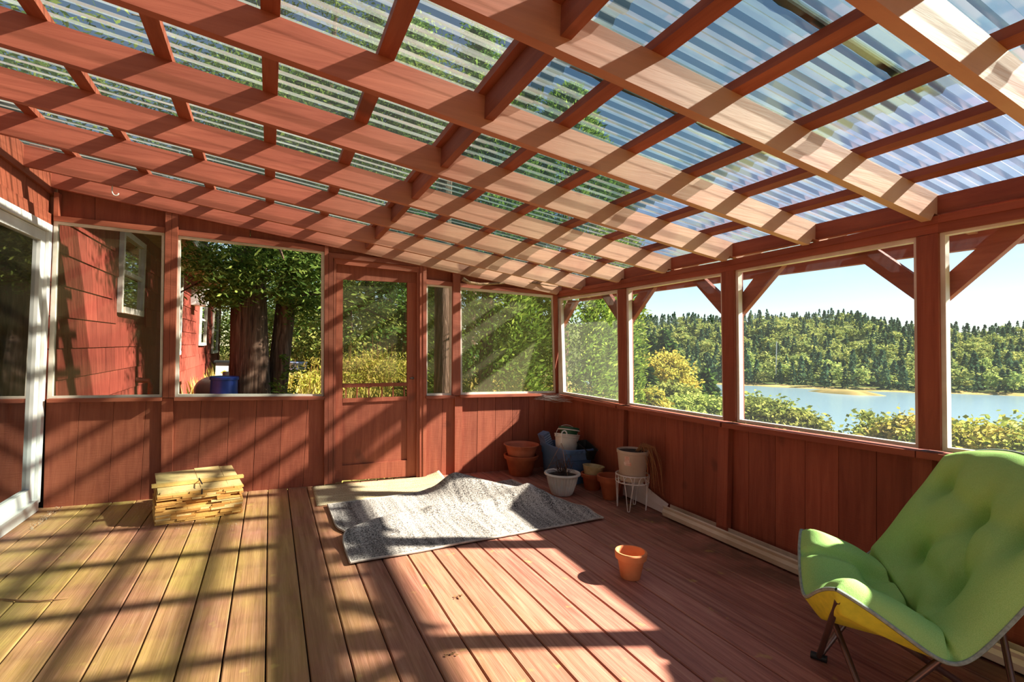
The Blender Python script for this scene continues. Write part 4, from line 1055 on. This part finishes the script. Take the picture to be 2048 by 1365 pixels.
for (px, py, y, rx, rz_, n) in ((430, 520, 8.0, .40, .25, 1200), (470, 560, 8.0, .42, .22, 1500), (540, 525, 8.0, .55, .25, 1700), (610, 540, 8.2, .45, .32, 1500), (455, 600, 8.3, .22, .12, 500), (615, 610, 8.6, .3, .28, 900), (570, 590, 8.2, .20, .16, 380), (420, 590, 8.6, .15, .10, 260)):
    p = off(px, py, y); c = g_rng.normal(0, 1, (n, 3)) * np.array([rx, .5, rz_]) * .55 + np.array([p.x, p.y, p.z]); parts_.append(c)
for (px, py, y, rx, rz_, n) in ((30, 60, 6.3, .9, .4, 1600), (-60, 150, 6.0, .8, .3, 1300), (140, 200, 7.0, .9, .5, 1400), (330, 330, 7.0, .55, .35, 900), (450, 300, 7.2, .6, .4, 1100), (570, 330, 7.6, .5, .4, 900), (400, 200, 7.2, .7, .5, 1000)):   # limbs hanging over the porch roof
    p = off(px, py, y); c = g_rng.normal(0, 1, (n, 3)) * np.array([rx, .5, rz_]) * .55 + np.array([p.x, p.y, p.z]); parts_.append(c)
for k in range(70):      # low limbs that dapple the house wall
    x, y_ = g_rng.uniform(-.2, 2.3), g_rng.uniform(5.7, 12.5); z = 2.75 + .55 * max(x, 0) + g_rng.uniform(0, 1.3); n = 230
    if y_ < 8 and z < 3.0: z = 3.1
    c = g_rng.normal(0, 1, (n, 3)) * np.array([.30, .24, .10]) + np.array([x, y_, z]) - np.array(bt_loc); parts_.append(c)
for k in range(46):
    x, y_ = g_rng.uniform(-.4, 2.0), g_rng.uniform(5.55, 7.6); z = 3.05 + .5 * max(x, 0) + g_rng.uniform(0, .9); n = 200
    parts_.append(g_rng.normal(0, 1, (n, 3)) * np.array([.26, .22, .10]) + np.array([x, y_, z]) - np.array(bt_loc))
parts_.append(clump_crown(12, 22, (.22, .2, .35), .10, g_rng) + np.array(off(575, 755, 8.5)))
cc = np.concatenate(parts_)
leaf_mesh('foliage', cards(cc, .085, .026, .25, g_rng), M['leaf_hemlock'], bt)
lm = MB()
for k in range(16):
    a = k * 2.4; z = 2.4 + k * .3; lm.tube([(0, 0, z), (.9 * math.cos(a), .9 * math.sin(a), z + .1), (1.9 * math.cos(a), 1.9 * math.sin(a), z - .3)], [.045, .03, .008], 6)
lm.tube([off(575, 610, 8.9), off(600, 612, 8.8), off(645, 606, 8.8)], [.035, .028, .015], 7)
lm.build('limbs', M['bark'], bt)

# cedar row beyond the corner
for i, (x, y_, h, r, lab) in enumerate(((3.15, 7.6, 6.2, 1.15, 'dense shaded cedar directly behind the corner screen'), (4.75, 7.9, 6.6, 1.25, 'feathery sunlit cedar filling the dusty lake-side screen'),
                                       (6.48, 8.75, 5.6, .68, 'bright yellow-green cedar edge beyond the first lake-side post'))):
    z0 = ground_z(x, y_) - .1; n = 34000 if i < 2 else 22000
    tree('cedar', lab, 'tree', (x, y_, z0), cedar_mesh(h, r, n, g_rng, .105, .034), M['leaf_cedar'], [(0, 0, -.2), (0, 0, h * .5), (0, 0, h * .9)], [.14, .09, .02], 'cedars beyond the corner')
trunk_ = thing('leaning_trunk', 'thin dark tree trunk standing behind the narrow screen', 'tree trunk', ony(885, 790, 6.6)); 
trunk('stem', [(0, 0, -1.2), (0, 0, 0), (-.02, .1, 1.5), (-.02, .1, 3.6)], [.14, .12, .11, .08], M['bark'], trunk_)
# trees and bushes behind the yard
yard = [  # px, y, kind, h, r, label
    (735, 17.5, 'high', 13, 2.6, 'dark drooping evergreen behind the upper half of the screen door'), (815, 14.0, 'hem', 11, 1.5, 'dark evergreen at the right side of the screen door view'),
    (700, 15.0, 'bush', 3.0, 1.7, 'pale twiggy shrub seen through the left of the screen door'), (775, 15.5, 'spr', 4.2, 1.2, 'small blue-green spruce seen through the screen door'),
    (640, 17.0, 'bush', 3.6, 2.0, 'tangled pale shrub at the right of the open far window'), (560, 20.0, 'bush', 4.2, 2.3, 'loose greyish shrub behind the blue and white barrel'),
    (480, 24.0, 'bush', 5.0, 2.6, 'pale shrub standing past the end of the house'), (600, 23.0, 'hem', 14.0, 3.0, 'tall dark evergreen behind the yard shrubs'),
    (690, 23.0, 'hem', 14.0, 3.0, 'tall dark evergreen behind the screen door shrubs'), (850, 18.0, 'hem', 13.0, 2.6, 'tall dark evergreen behind the narrow screen'), (940, 15.0, 'hem', 12.0, 2.6, 'tall dark evergreen behind the shaded cedar'),
    (520, 30.0, 'hem', 16.0, 3.6, 'farthest dark evergreen at the back of the yard'), (430, 34.0, 'bush', 7.0, 3.5, 'pale leafy tree far behind the house corner'), (1040, 16.0, 'hem', 11.0, 2.8, 'tall dark evergreen behind the cedar row')]
for (px, y_, kd, h, r, lab) in yard:
    p = ony(px, 700, y_); z0 = ground_z(p.x, y_) - .1
    if kd in ('hem', 'high'):
        nb = int(30 + h * 5); lo_ = .06 if kd == 'hem' else .19; L3 = []
        for k in range(nb):
            a = g_rng.uniform(0, 2 * np.pi); z = h * g_rng.uniform(lo_, .97); L2 = r * (1.05 - z / h) ** .7 * g_rng.uniform(.7, 1.15); n = 190; q = g_rng.uniform(.08, 1, n)
            L3.append(np.stack([q * L2 * math.cos(a), q * L2 * math.sin(a), z - .3 * L2 * q ** 2], 1) + g_rng.normal(0, 1, (n, 3)) * np.array([.2, .2, .1]) * (.4 + q[:, None]))
        c = np.concatenate(L3); pts = cards(c, .16, .06, .2, g_rng); mt = M['leaf_hemlock']
    elif kd == 'spr': pts = spruce_mesh(h, r, g_rng, 22, .16, .05, 14); mt = M['leaf_spruce']
    else:
        c = clump_crown(90, 90, (r, r, h * .5), r * .28, g_rng) + np.array([0, 0, h * .5]); pts = cards(c, .11, .055, 0, g_rng); mt = M['leaf_bush']
    tree('evergreen_tree' if kd in ('hem', 'high') else 'spruce' if kd == 'spr' else 'shrub', lab, 'tree' if kd != 'bush' else 'shrub', (p.x, y_, z0), pts, mt, [(0, 0, -.2), (.03, 0, h * .5), (0, 0, h * .85)], [.05 + h * .012, .04 + h * .006, .015], 'trees and shrubs behind the yard')
# tall weeds: individual clumps behind the door and window
for i, (px, y_, h, lab) in enumerate(((712, 13.0, 1.2, 'clump of yellow weeds low in the left of the door screen'), (745, 13.6, 1.35, 'clump of fluffy seeding weeds in the middle of the door screen'), (785, 12.6, 1.2, 'clump of yellow-green weeds low in the right of the door screen'),
                                      (640, 12.5, .9, 'clump of dry yellow weeds at the right of the open far window'), (862, 9.6, .9, 'clump of yellow weeds low in the narrow screen'))):
    p = ony(px, 700, y_); z0 = ground_z(p.x, y_); n = 2600
    c = g_rng.normal(0, 1, (n, 3)) * np.array([.55, .45, 0]) + np.stack([np.zeros(n), np.zeros(n), g_rng.uniform(.02, 1, n) ** .8 * h], 1)
    t = thing('weed_clump', lab, 'weeds', (p.x, y_, z0), 0, 'weed clumps in the yard'); leaf_mesh('leaves', cards(c, .12, .03, -.5, g_rng), M['leaf_weed'], t)
    for k in range(26):
        x, yq = g_rng.normal(0, .45), g_rng.normal(0, .35); MB().tube([(x, yq, 0), (x + g_rng.normal(0, .06), yq, h * g_rng.uniform(.9, 1.35))], [.006, .003], 4).build('stalk', M['straw'], t)
# meadow grass: uncountable
n = 26000; gx = g_rng.uniform(-4, 9, n); gy = g_rng.uniform(6.5, 24, n); keep = ~((gx < -1.4) & (gy < 20.5)); gx, gy = gx[keep], gy[keep]; n = len(gx)
gz = np.array([ground_z(a, b) for a, b in zip(gx, gy)]); hh = g_rng.uniform(.25, .85, n); ln = g_rng.normal(0, .13, (n, 2)); w = g_rng.uniform(.006, .014, n); aa = g_rng.uniform(0, 6.28, n)
wx, wy = np.cos(aa) * w, np.sin(aa) * w
b0 = np.stack([gx - wx, gy - wy, gz], 1); b1 = np.stack([gx + wx, gy + wy, gz], 1); m1 = np.stack([gx + ln[:, 0] * .4 + wx, gy + ln[:, 1] * .4 + wy, gz + hh * .6], 1); t1 = np.stack([gx + ln[:, 0], gy + ln[:, 1], gz + hh], 1)
tag(leaf_mesh('meadow_grass', np.stack([b0, b1, m1, t1], 1).reshape(-1, 3), M['grass']), 'tall dry yellow grass covering the yard', 'grass', None, 'stuff')

# ------------------------------------------------------------------ things in the yard
bl_m = plain('blue_barrel_plastic', lin(34, 66, 158), lin(24, 48, 126), .4, 4); bw_m = plain('blue_white_barrel', lin(70, 110, 196), lin(208, 216, 228), .45, 5)
def barrel(label, px_c, py_top, y_, r, h, mat):
    p = ony(px_c, py_top, y_); z0 = p.z - h; t = thing('plastic_barrel', label, 'barrel', (p.x, y_, z0))
    curve_smooth(MB().lathe([(.0001, 0), (r * .92, 0), (r * .97, .03), (r * 1.0, h * .3), (r * 1.03, h * .33), (r, h * .36), (r, h * .64), (r * 1.03, h * .67), (r, h * .70), (r * .96, h - .05)], 36).build('body', mat, t), 40)
    curve_smooth(MB().lathe([(r * .96, h - .05), (r * 1.04, h - .045), (r * 1.05, h - .01), (r * 1.0, h), (r * .93, h - .004), (.0001, h - .03)], 36).build('lid', mat, t), 40)
    return t
barrel('dark blue plastic barrel between the house and the big tree', 449, 753, 8.2, .175, 1.05, bl_m)
barrel('sun-faded blue and white barrel standing in the dry grass', 590, 724, 14.2, .29, .92, bw_m)
pt_ = ony(452, 758, 9.6); tk = thing('propane_tank', 'pale grey propane tank behind the dark blue barrel', 'propane tank', (pt_.x, 9.9, pt_.z - .50))
tank_m = plain('grey_white_steel', lin(214, 214, 212), lin(190, 190, 188), .4, 4)
cap = [(.0001, -.75), (.12, -.72), (.20, -.64), (.24, -.52), (.25, -.45), (.25, .45), (.24, .52), (.20, .64), (.12, .72), (.0001, .75)]
o_ = MB().lathe(cap, 32).build('shell', tank_m, tk, True); o_.rotation_euler = (math.radians(90), 0, math.radians(35)); o_.location = (0, 0, .25)
vd_ = MB().tube([(0, 0, .48), (0, 0, .60)], .075, 16).build('valve_dome', tank_m, tk)
MB().tube([(.03, -.02, .58), (.03, -.02, .72), (.05, -.02, .78), (.09, -.02, .78), (.11, -.02, .72)], .016, 8).build('regulator_pipe', M['black_plastic'], vd_)
for yy in (-.35, .35): MB().box(-.14, .14, yy - .04, yy + .04, -.45, .03).build('support', plain('concrete_block', lin(150, 146, 138), None, .9), tk)
cb = ony(455, 722, 11.2); ct = thing('utility_cabinet', 'white utility cabinet with a dark lid at the house end', 'cabinet', (cb.x, 11.3, cb.z - 1.0))
MB().box(-.19, .19, -.15, .15, 0, .965).build('body', tank_m, ct); MB().box(-.22, .22, -.18, .18, .965, 1.0).build('lid', M['black_plastic'], ct)
MB().add([(-.10, -.152, .78), (-.04, -.152, .82), (.02, -.152, .78), (-.04, -.152, .74)], [(0, 1, 2, 3)]).build('warning_label', plain('yellow_label', lin(226, 206, 70), None, .6), ct)
MB().box(.06, .15, -.153, -.15, .70, .86).build('vent_slot', M['black_plastic'], ct)

# ------------------------------------------------------------------ rest of the house beyond the porch
hs_ = thing('house', 'red shingled house wing beyond the far wall of the porch', 'house', (0, 0, 0))
sh_t = NT('red_shingle'); _g = sh_t.noise(sh_t.pos(scale=(40, 40, 1.5)), 1.0, 4)
_c = sh_t.ramp(_g, [(.3, lin(112, 46, 36)), (.7, lin(150, 72, 56))]); _h = sh_t.n('ShaderNodeHueSaturation'); sh_t.l(_c, _h.inputs['Color']); sh_t.l(sh_t.mapr(sh_t.rand(), 0, 1, .75, 1.15), _h.inputs['Value'])
M['shingle'] = sh_t.done(sh_t.bsdf(_h.outputs[0], .8, sh_t.bump(_g, .5, .006), 0, .2))
YE = 19.9; HX = XL - .04
wins = [(6.95, 8.05, 1.56, 2.50), (10.75, 11.25, 1.0, 2.62), (14.2, 15.4, 1.15, 2.42), (17.2, 18.8, .9, 2.30)]
def in_win(y0, y1, z0, z1): return any(y0 < b - .0 and y1 > a + .0 and z0 < d and z1 > c_ for a, b, c_, d in wins)
CH = .255; row = 0; z = -.35
while z < 2.58:
    y_ = YF + .02 - (row % 2) * .18
    while y_ < YE:
        w = .36 if y_ < 12 else .72
        y1 = min(y_ + w, YE); y0 = max(y_, YF + .02); z1 = min(z + CH + .02, 2.62)
        if y1 - y0 > .04 and not in_win(y0, y1, z, z1):
            a = [Vector((HX + .018, y0 + .002, z)), Vector((HX + .018, y1 - .002, z)), Vector((HX + .004, y1 - .002, z1)), Vector((HX + .004, y0 + .002, z1))]
            MB().hexa(a, [Vector((HX - .005, p.y, p.z)) for p in a]).build('shingle', M['shingle'], hs_)
        y_ += w
    z += CH; row += 1
MB().box(HX - .12, HX - .006, YF + .03, YE, -.5, 2.7).build('wall', M['shingle'], hs_)
MB().box(HX - 4, HX - .006, YE - .01, YE + .02, -.5, 2.7).build('wall', M['shingle'], hs_)
for (a, b_, c_, d) in wins:
    w_ = empty('window'); w_.parent = hs_
    fr_ = MB(); fr_.box(HX, HX + .045, a, a + .07, c_, d); fr_.box(HX, HX + .045, b_ - .07, b_, c_, d); fr_.box(HX, HX + .045, a + .07, b_ - .07, d - .07, d); fr_.box(HX - .0, HX + .06, a + .07, b_ - .07, c_, c_ + .07); fr_.box(HX, HX + .03, a + .07, b_ - .07, (c_ + d) / 2 - .025, (c_ + d) / 2 + .025)
    fo = fr_.build('window', M['white_trim'], hs_); bpy.data.objects.remove(w_)
    mesh('pane', [(HX + .012, a + .06, c_ + .06), (HX + .012, b_ - .06, c_ + .06), (HX + .012, b_ - .06, d - .06), (HX + .012, a + .06, d - .06)], [(0, 1, 2, 3)], M['glass'], fo)
ac = MB().box(HX, HX + .28, 12.55, 13.1, 2.02, 2.42).build('air_conditioner', M['vinyl'], hs_)
v = MB()
for k in range(7): v.box(HX + .28, HX + .285, 12.58, 13.07, 2.05 + k * .05, 2.08 + k * .05)
v.build('grille', plain('grille_grey', lin(180, 180, 172), None, .5), ac)
EX = -1.02
MB().box(HX - .1, EX, 5.45, YE + .4, 2.64, 2.66).build('soffit', plain('plywood_soffit', lin(196, 156, 112), lin(160, 122, 84), .7, 6, .1, kind='Position'), hs_)
MB().box(EX, EX + .03, 5.45, YE + .4, 2.62, 2.78).build('fascia', plain('weathered_white_fascia', lin(206, 208, 204), lin(120, 122, 116), .7, 14, .2, kind='Position'), hs_)
a = [Vector((EX + .08, 5.4, 2.775)), Vector((EX + .08, YE + .45, 2.775)), Vector((-5.5, YE + .45, 4.3)), Vector((-5.5, 5.4, 4.3))]
MB().hexa(a, [p + Vector((0, 0, .05)) for p in a]).build('roof', plain('asphalt_shingle', lin(74, 72, 70), lin(48, 46, 46), .95, 30, .4, kind='Position'), hs_)
pp = ony(413, 757, 7.4)
MB().tube([Vector((HX + .02, 7.9, .75)), Vector((HX + .16, 7.9, .74)), Vector((HX + .18, 7.9, .68)), Vector((HX + .18, 7.9, .2))], .035, 12).build('vent_pipe', plain('rusty_pipe', lin(140, 86, 66), lin(96, 58, 46), .7, 12), hs_)

# ------------------------------------------------------------------ slope down to the bay
slope = [ # px, py of the top, distance, kind, radius, label
    (1330, 655, 46, 'spr', 3.6, 'tallest dark spruce left of the bay'), (1303, 668, 52, 'spr', 3.2, 'slender spruce just left of the tallest one by the bay'), (1283, 690, 40, 'spr', 2.6, 'spruce half hidden by the yellow-green cedar edge'),
    (1356, 700, 50, 'spr', 3.0, 'spruce standing right behind the yellow tree'), (1412, 738, 34, 'spr', 2.0, 'small spruce at the water edge beside the second post'), (1390, 752, 33, 'spr', 1.7, 'smallest bare-stemmed spruce near the second post'),
    (1318, 706, 30, 'yel', 1.75, 'round yellow-leaved tree in front of the spruces'), (1290, 735, 24, 'spr', 1.2, 'low bushy spruce below the yellow tree'), (1345, 775, 22, 'bsh', 1.15, 'grey-green shrub below the yellow tree'),
    (1300, 780, 13, 'yel', .40, 'small yellow sapling above the sill of the second opening'), (1395, 800, 16, 'bsh', 1.0, 'pale shrub mound above the sill beside the second post'), (1340, 800, 15, 'bsh', .95, 'pale shrub mound above the sill under the yellow tree'),
    (1500, 800, 17, 'bsh', 1.15, 'rounded shrub at the left of the wide opening'), (1545, 806, 16, 'bsh', 1.0, 'shrub with upright leafy tips in the wide opening'), (1600, 835, 15, 'bsh', .85, 'lowest shrub of the row in the wide opening'), (1455, 805, 19, 'bsh', 1.2, 'shrub partly behind the second post'),
    (1775, 818, 12, 'twg', .75, 'loose twiggy bush at the right of the wide opening'), (1815, 838, 11.5, 'bsy', .7, 'yellow-green bush against the third post'),
    (1925, 850, 12, 'bsy', .95, 'yellow-green bush just right of the third post'), (1990, 852, 11, 'bsy', .9, 'yellow-green bush behind the chair back'), (2045, 845, 11.5, 'bsh', 1.0, 'grey-green bush at the right edge of the view'), (1890, 865, 11, 'bsh', .7, 'dull green bush low behind the third post'), (2120, 850, 11, 'bsh', 1.0, 'bush just outside the right edge of the view')]
for (px, py, dist, kd, r, lab) in slope:
    rv = ray(px, py); s = dist / math.hypot(rv[0], rv[1]); tp = Vector((rv[0] * s, rv[1] * s, CAM_H + rv[2] * s)); z0 = min(ground_z(tp.x, tp.y), tp.z - 1.2); h = tp.z - z0
    if kd == 'spr': pts = spruce_mesh(h, r * min(1.15, max(.8, h / 9)), g_rng, int(20 + h * 1.5), max(.2, dist * .011), max(.07, dist * .0050), 16); mt = M['leaf_spruce']; nm = 'spruce'
    else:
        hc = min(h * .5, r * 1.25); n1, n2 = (150, 120) if kd != 'twg' else (80, 50)
        c = clump_crown(n1, n2, (r, r, hc), r * .30, g_rng) + np.array([0, 0, h - hc * 1.02]); lf = .026 + .0036 * dist
        if h > hc * 2.1: c = np.concatenate([c, g_rng.normal(0, 1, (3000, 3)) * np.array([r * .5, r * .5, (h - hc) * .25]) + np.array([0, 0, (h - hc) * .55])])
        pts = cards(c, lf * 1.5, lf * .8, 0, g_rng); mt = M['leaf_yellow'] if kd == 'yel' else M['leaf_weed'] if kd == 'bsy' else M['leaf_bush']; nm = 'yellow_tree' if kd == 'yel' else 'shrub'
    tree(nm, lab, 'tree' if kd in ('spr', 'yel') else 'shrub', (tp.x, tp.y, z0), pts, mt, [(0, 0, -.3), (.02, 0, h * .5), (0, 0, h * .88)], [.04 + h * .012, .03 + h * .007, .012], 'trees and shrubs on the slope to the bay')

# ------------------------------------------------------------------ forest on the far hill
def far_conifer(seed):
    r_ = np.random.default_rng(seed); n = 190; z = r_.uniform(.04, 1, n) ** 1.15; a = r_.uniform(0, 6.28, n); R_ = .24 * (1 - z) ** .8 * (.55 + .45 * np.abs(np.sin(z * 26))) * r_.uniform(.5, 1.1, n) + .012
    c = np.stack([R_ * np.cos(a), R_ * np.sin(a), z], 1); d = np.stack([np.cos(a) * .8, np.sin(a) * .8, np.full(n, -.25)], 1)
    return cards(c, .13, .075, rng=r_, dirs=d)
def far_broadleaf(seed):
    r_ = np.random.default_rng(seed + 50); c = clump_crown(26, 9, (.36, .36, .36), .15, r_, .8) + np.array([0, 0, .58])
    return cards(c, .125, .10, 0, r_)
protoC = [far_conifer(s) for s in range(5)]; protoB = [far_broadleaf(s) for s in range(5)]
def pm(pts, nm, mat):
    o = leaf_mesh(nm, pts, mat); me = o.data; bpy.data.objects.remove(o); return me
meC = [pm(p, 'far_spruce', M['far_conifer']) for p in protoC]; meB = [pm(p, 'far_broadleaf', M['far_broadleaf']) for p in protoB]
f_rng = random.Random(77); spots = []; grid = {}
for az_i in range(0, 440):
    az = 36 + az_i * .1
    for _ in range(5):
        a = az + f_rng.uniform(-.15, .15); u = 5 + 225 * f_rng.random() ** 1.15; r = shore_r(a) + u
        con = f_rng.random() < (.6 if u < 25 else .34 if u < 110 else .42 + .4 * (u - 110) / 110)
        h = f_rng.uniform(8, 13) if con else f_rng.uniform(6.5, 10)
        if u > 150: h *= .8
        X_, Y_ = r * math.sin(math.radians(a)), r * math.cos(math.radians(a)); cell = (int(X_ // 5), int(Y_ // 5)); md = 4.2 if u < 60 else 3.4
        if any((X_ - q[0]) ** 2 + (Y_ - q[1]) ** 2 < md * md for i_ in (-1, 0, 1) for j_ in (-1, 0, 1) for q in grid.get((cell[0] + i_, cell[1] + j_), ())): continue
        grid.setdefault(cell, []).append((X_, Y_)); spots.append((u, a, r, con, h))
spots.sort()
stuff = {True: [], False: []}
for j, (u, a, r, con, h) in enumerate(spots):
    x, y_ = r * math.sin(math.radians(a)), r * math.cos(math.radians(a)); z = hill_z(a, r) - .3; k = f_rng.randrange(5); w = h * f_rng.uniform(.8, 1.15) * (1.0 if con else 1.25); ro = f_rng.uniform(0, 6.28)
    if j < 300:
        o = bpy.data.objects.new('far_spruce' if con else 'far_broadleaf_tree', (meC if con else meB)[k]); o.location = (x, y_, z); o.scale = (w, w, h); o.rotation_euler = (0, 0, ro); COL.objects.link(o)
        wv = 'left of the second post' if a < 47.7 else 'in the widest opening' if a < 64.5 else 'right of the third post'
        lv = 'at the waterline' if u < 14 else 'low on the slope'
        tag(o, ('dark spruce %s under the far hill, %s' if con else 'yellow-green tree %s under the far hill, %s') % (lv, wv), 'tree', ('far spruces %s %s' if con else 'far leafy trees %s %s') % (lv, wv))
    else:
        P = (protoC if con else protoB)[k]; c_, s_ = math.cos(ro), math.sin(ro); q = np.stack([(P[:, 0] * c_ - P[:, 1] * s_) * w + x, (P[:, 0] * s_ + P[:, 1] * c_) * w + y_, P[:, 2] * h + z], 1)
        stuff[con].append(q)
for con in (True, False):
    tag(leaf_mesh('hill_conifers' if con else 'hill_broadleaf_trees', np.concatenate(stuff[con]), M['far_conifer' if con else 'far_broadleaf']), 'dark conifers crowding the upper slopes of the far hill' if con else 'yellow-green leafy trees covering the upper slopes of the far hill', 'forest', None, 'stuff')
up = onz(1552, 745, -5.0); sc_ = 250 / math.hypot(*ray(1552, 745)[:2]); rv = ray(1552, 745)
tag(MB().tube([(rv[0] * sc_, rv[1] * sc_, -12), (rv[0] * sc_, rv[1] * sc_, 8.2)], .22, 6).build('utility_pole', plain('pale_pole', lin(190, 186, 176), None, .8)), 'thin pale utility pole among the trees across the bay', 'utility pole')
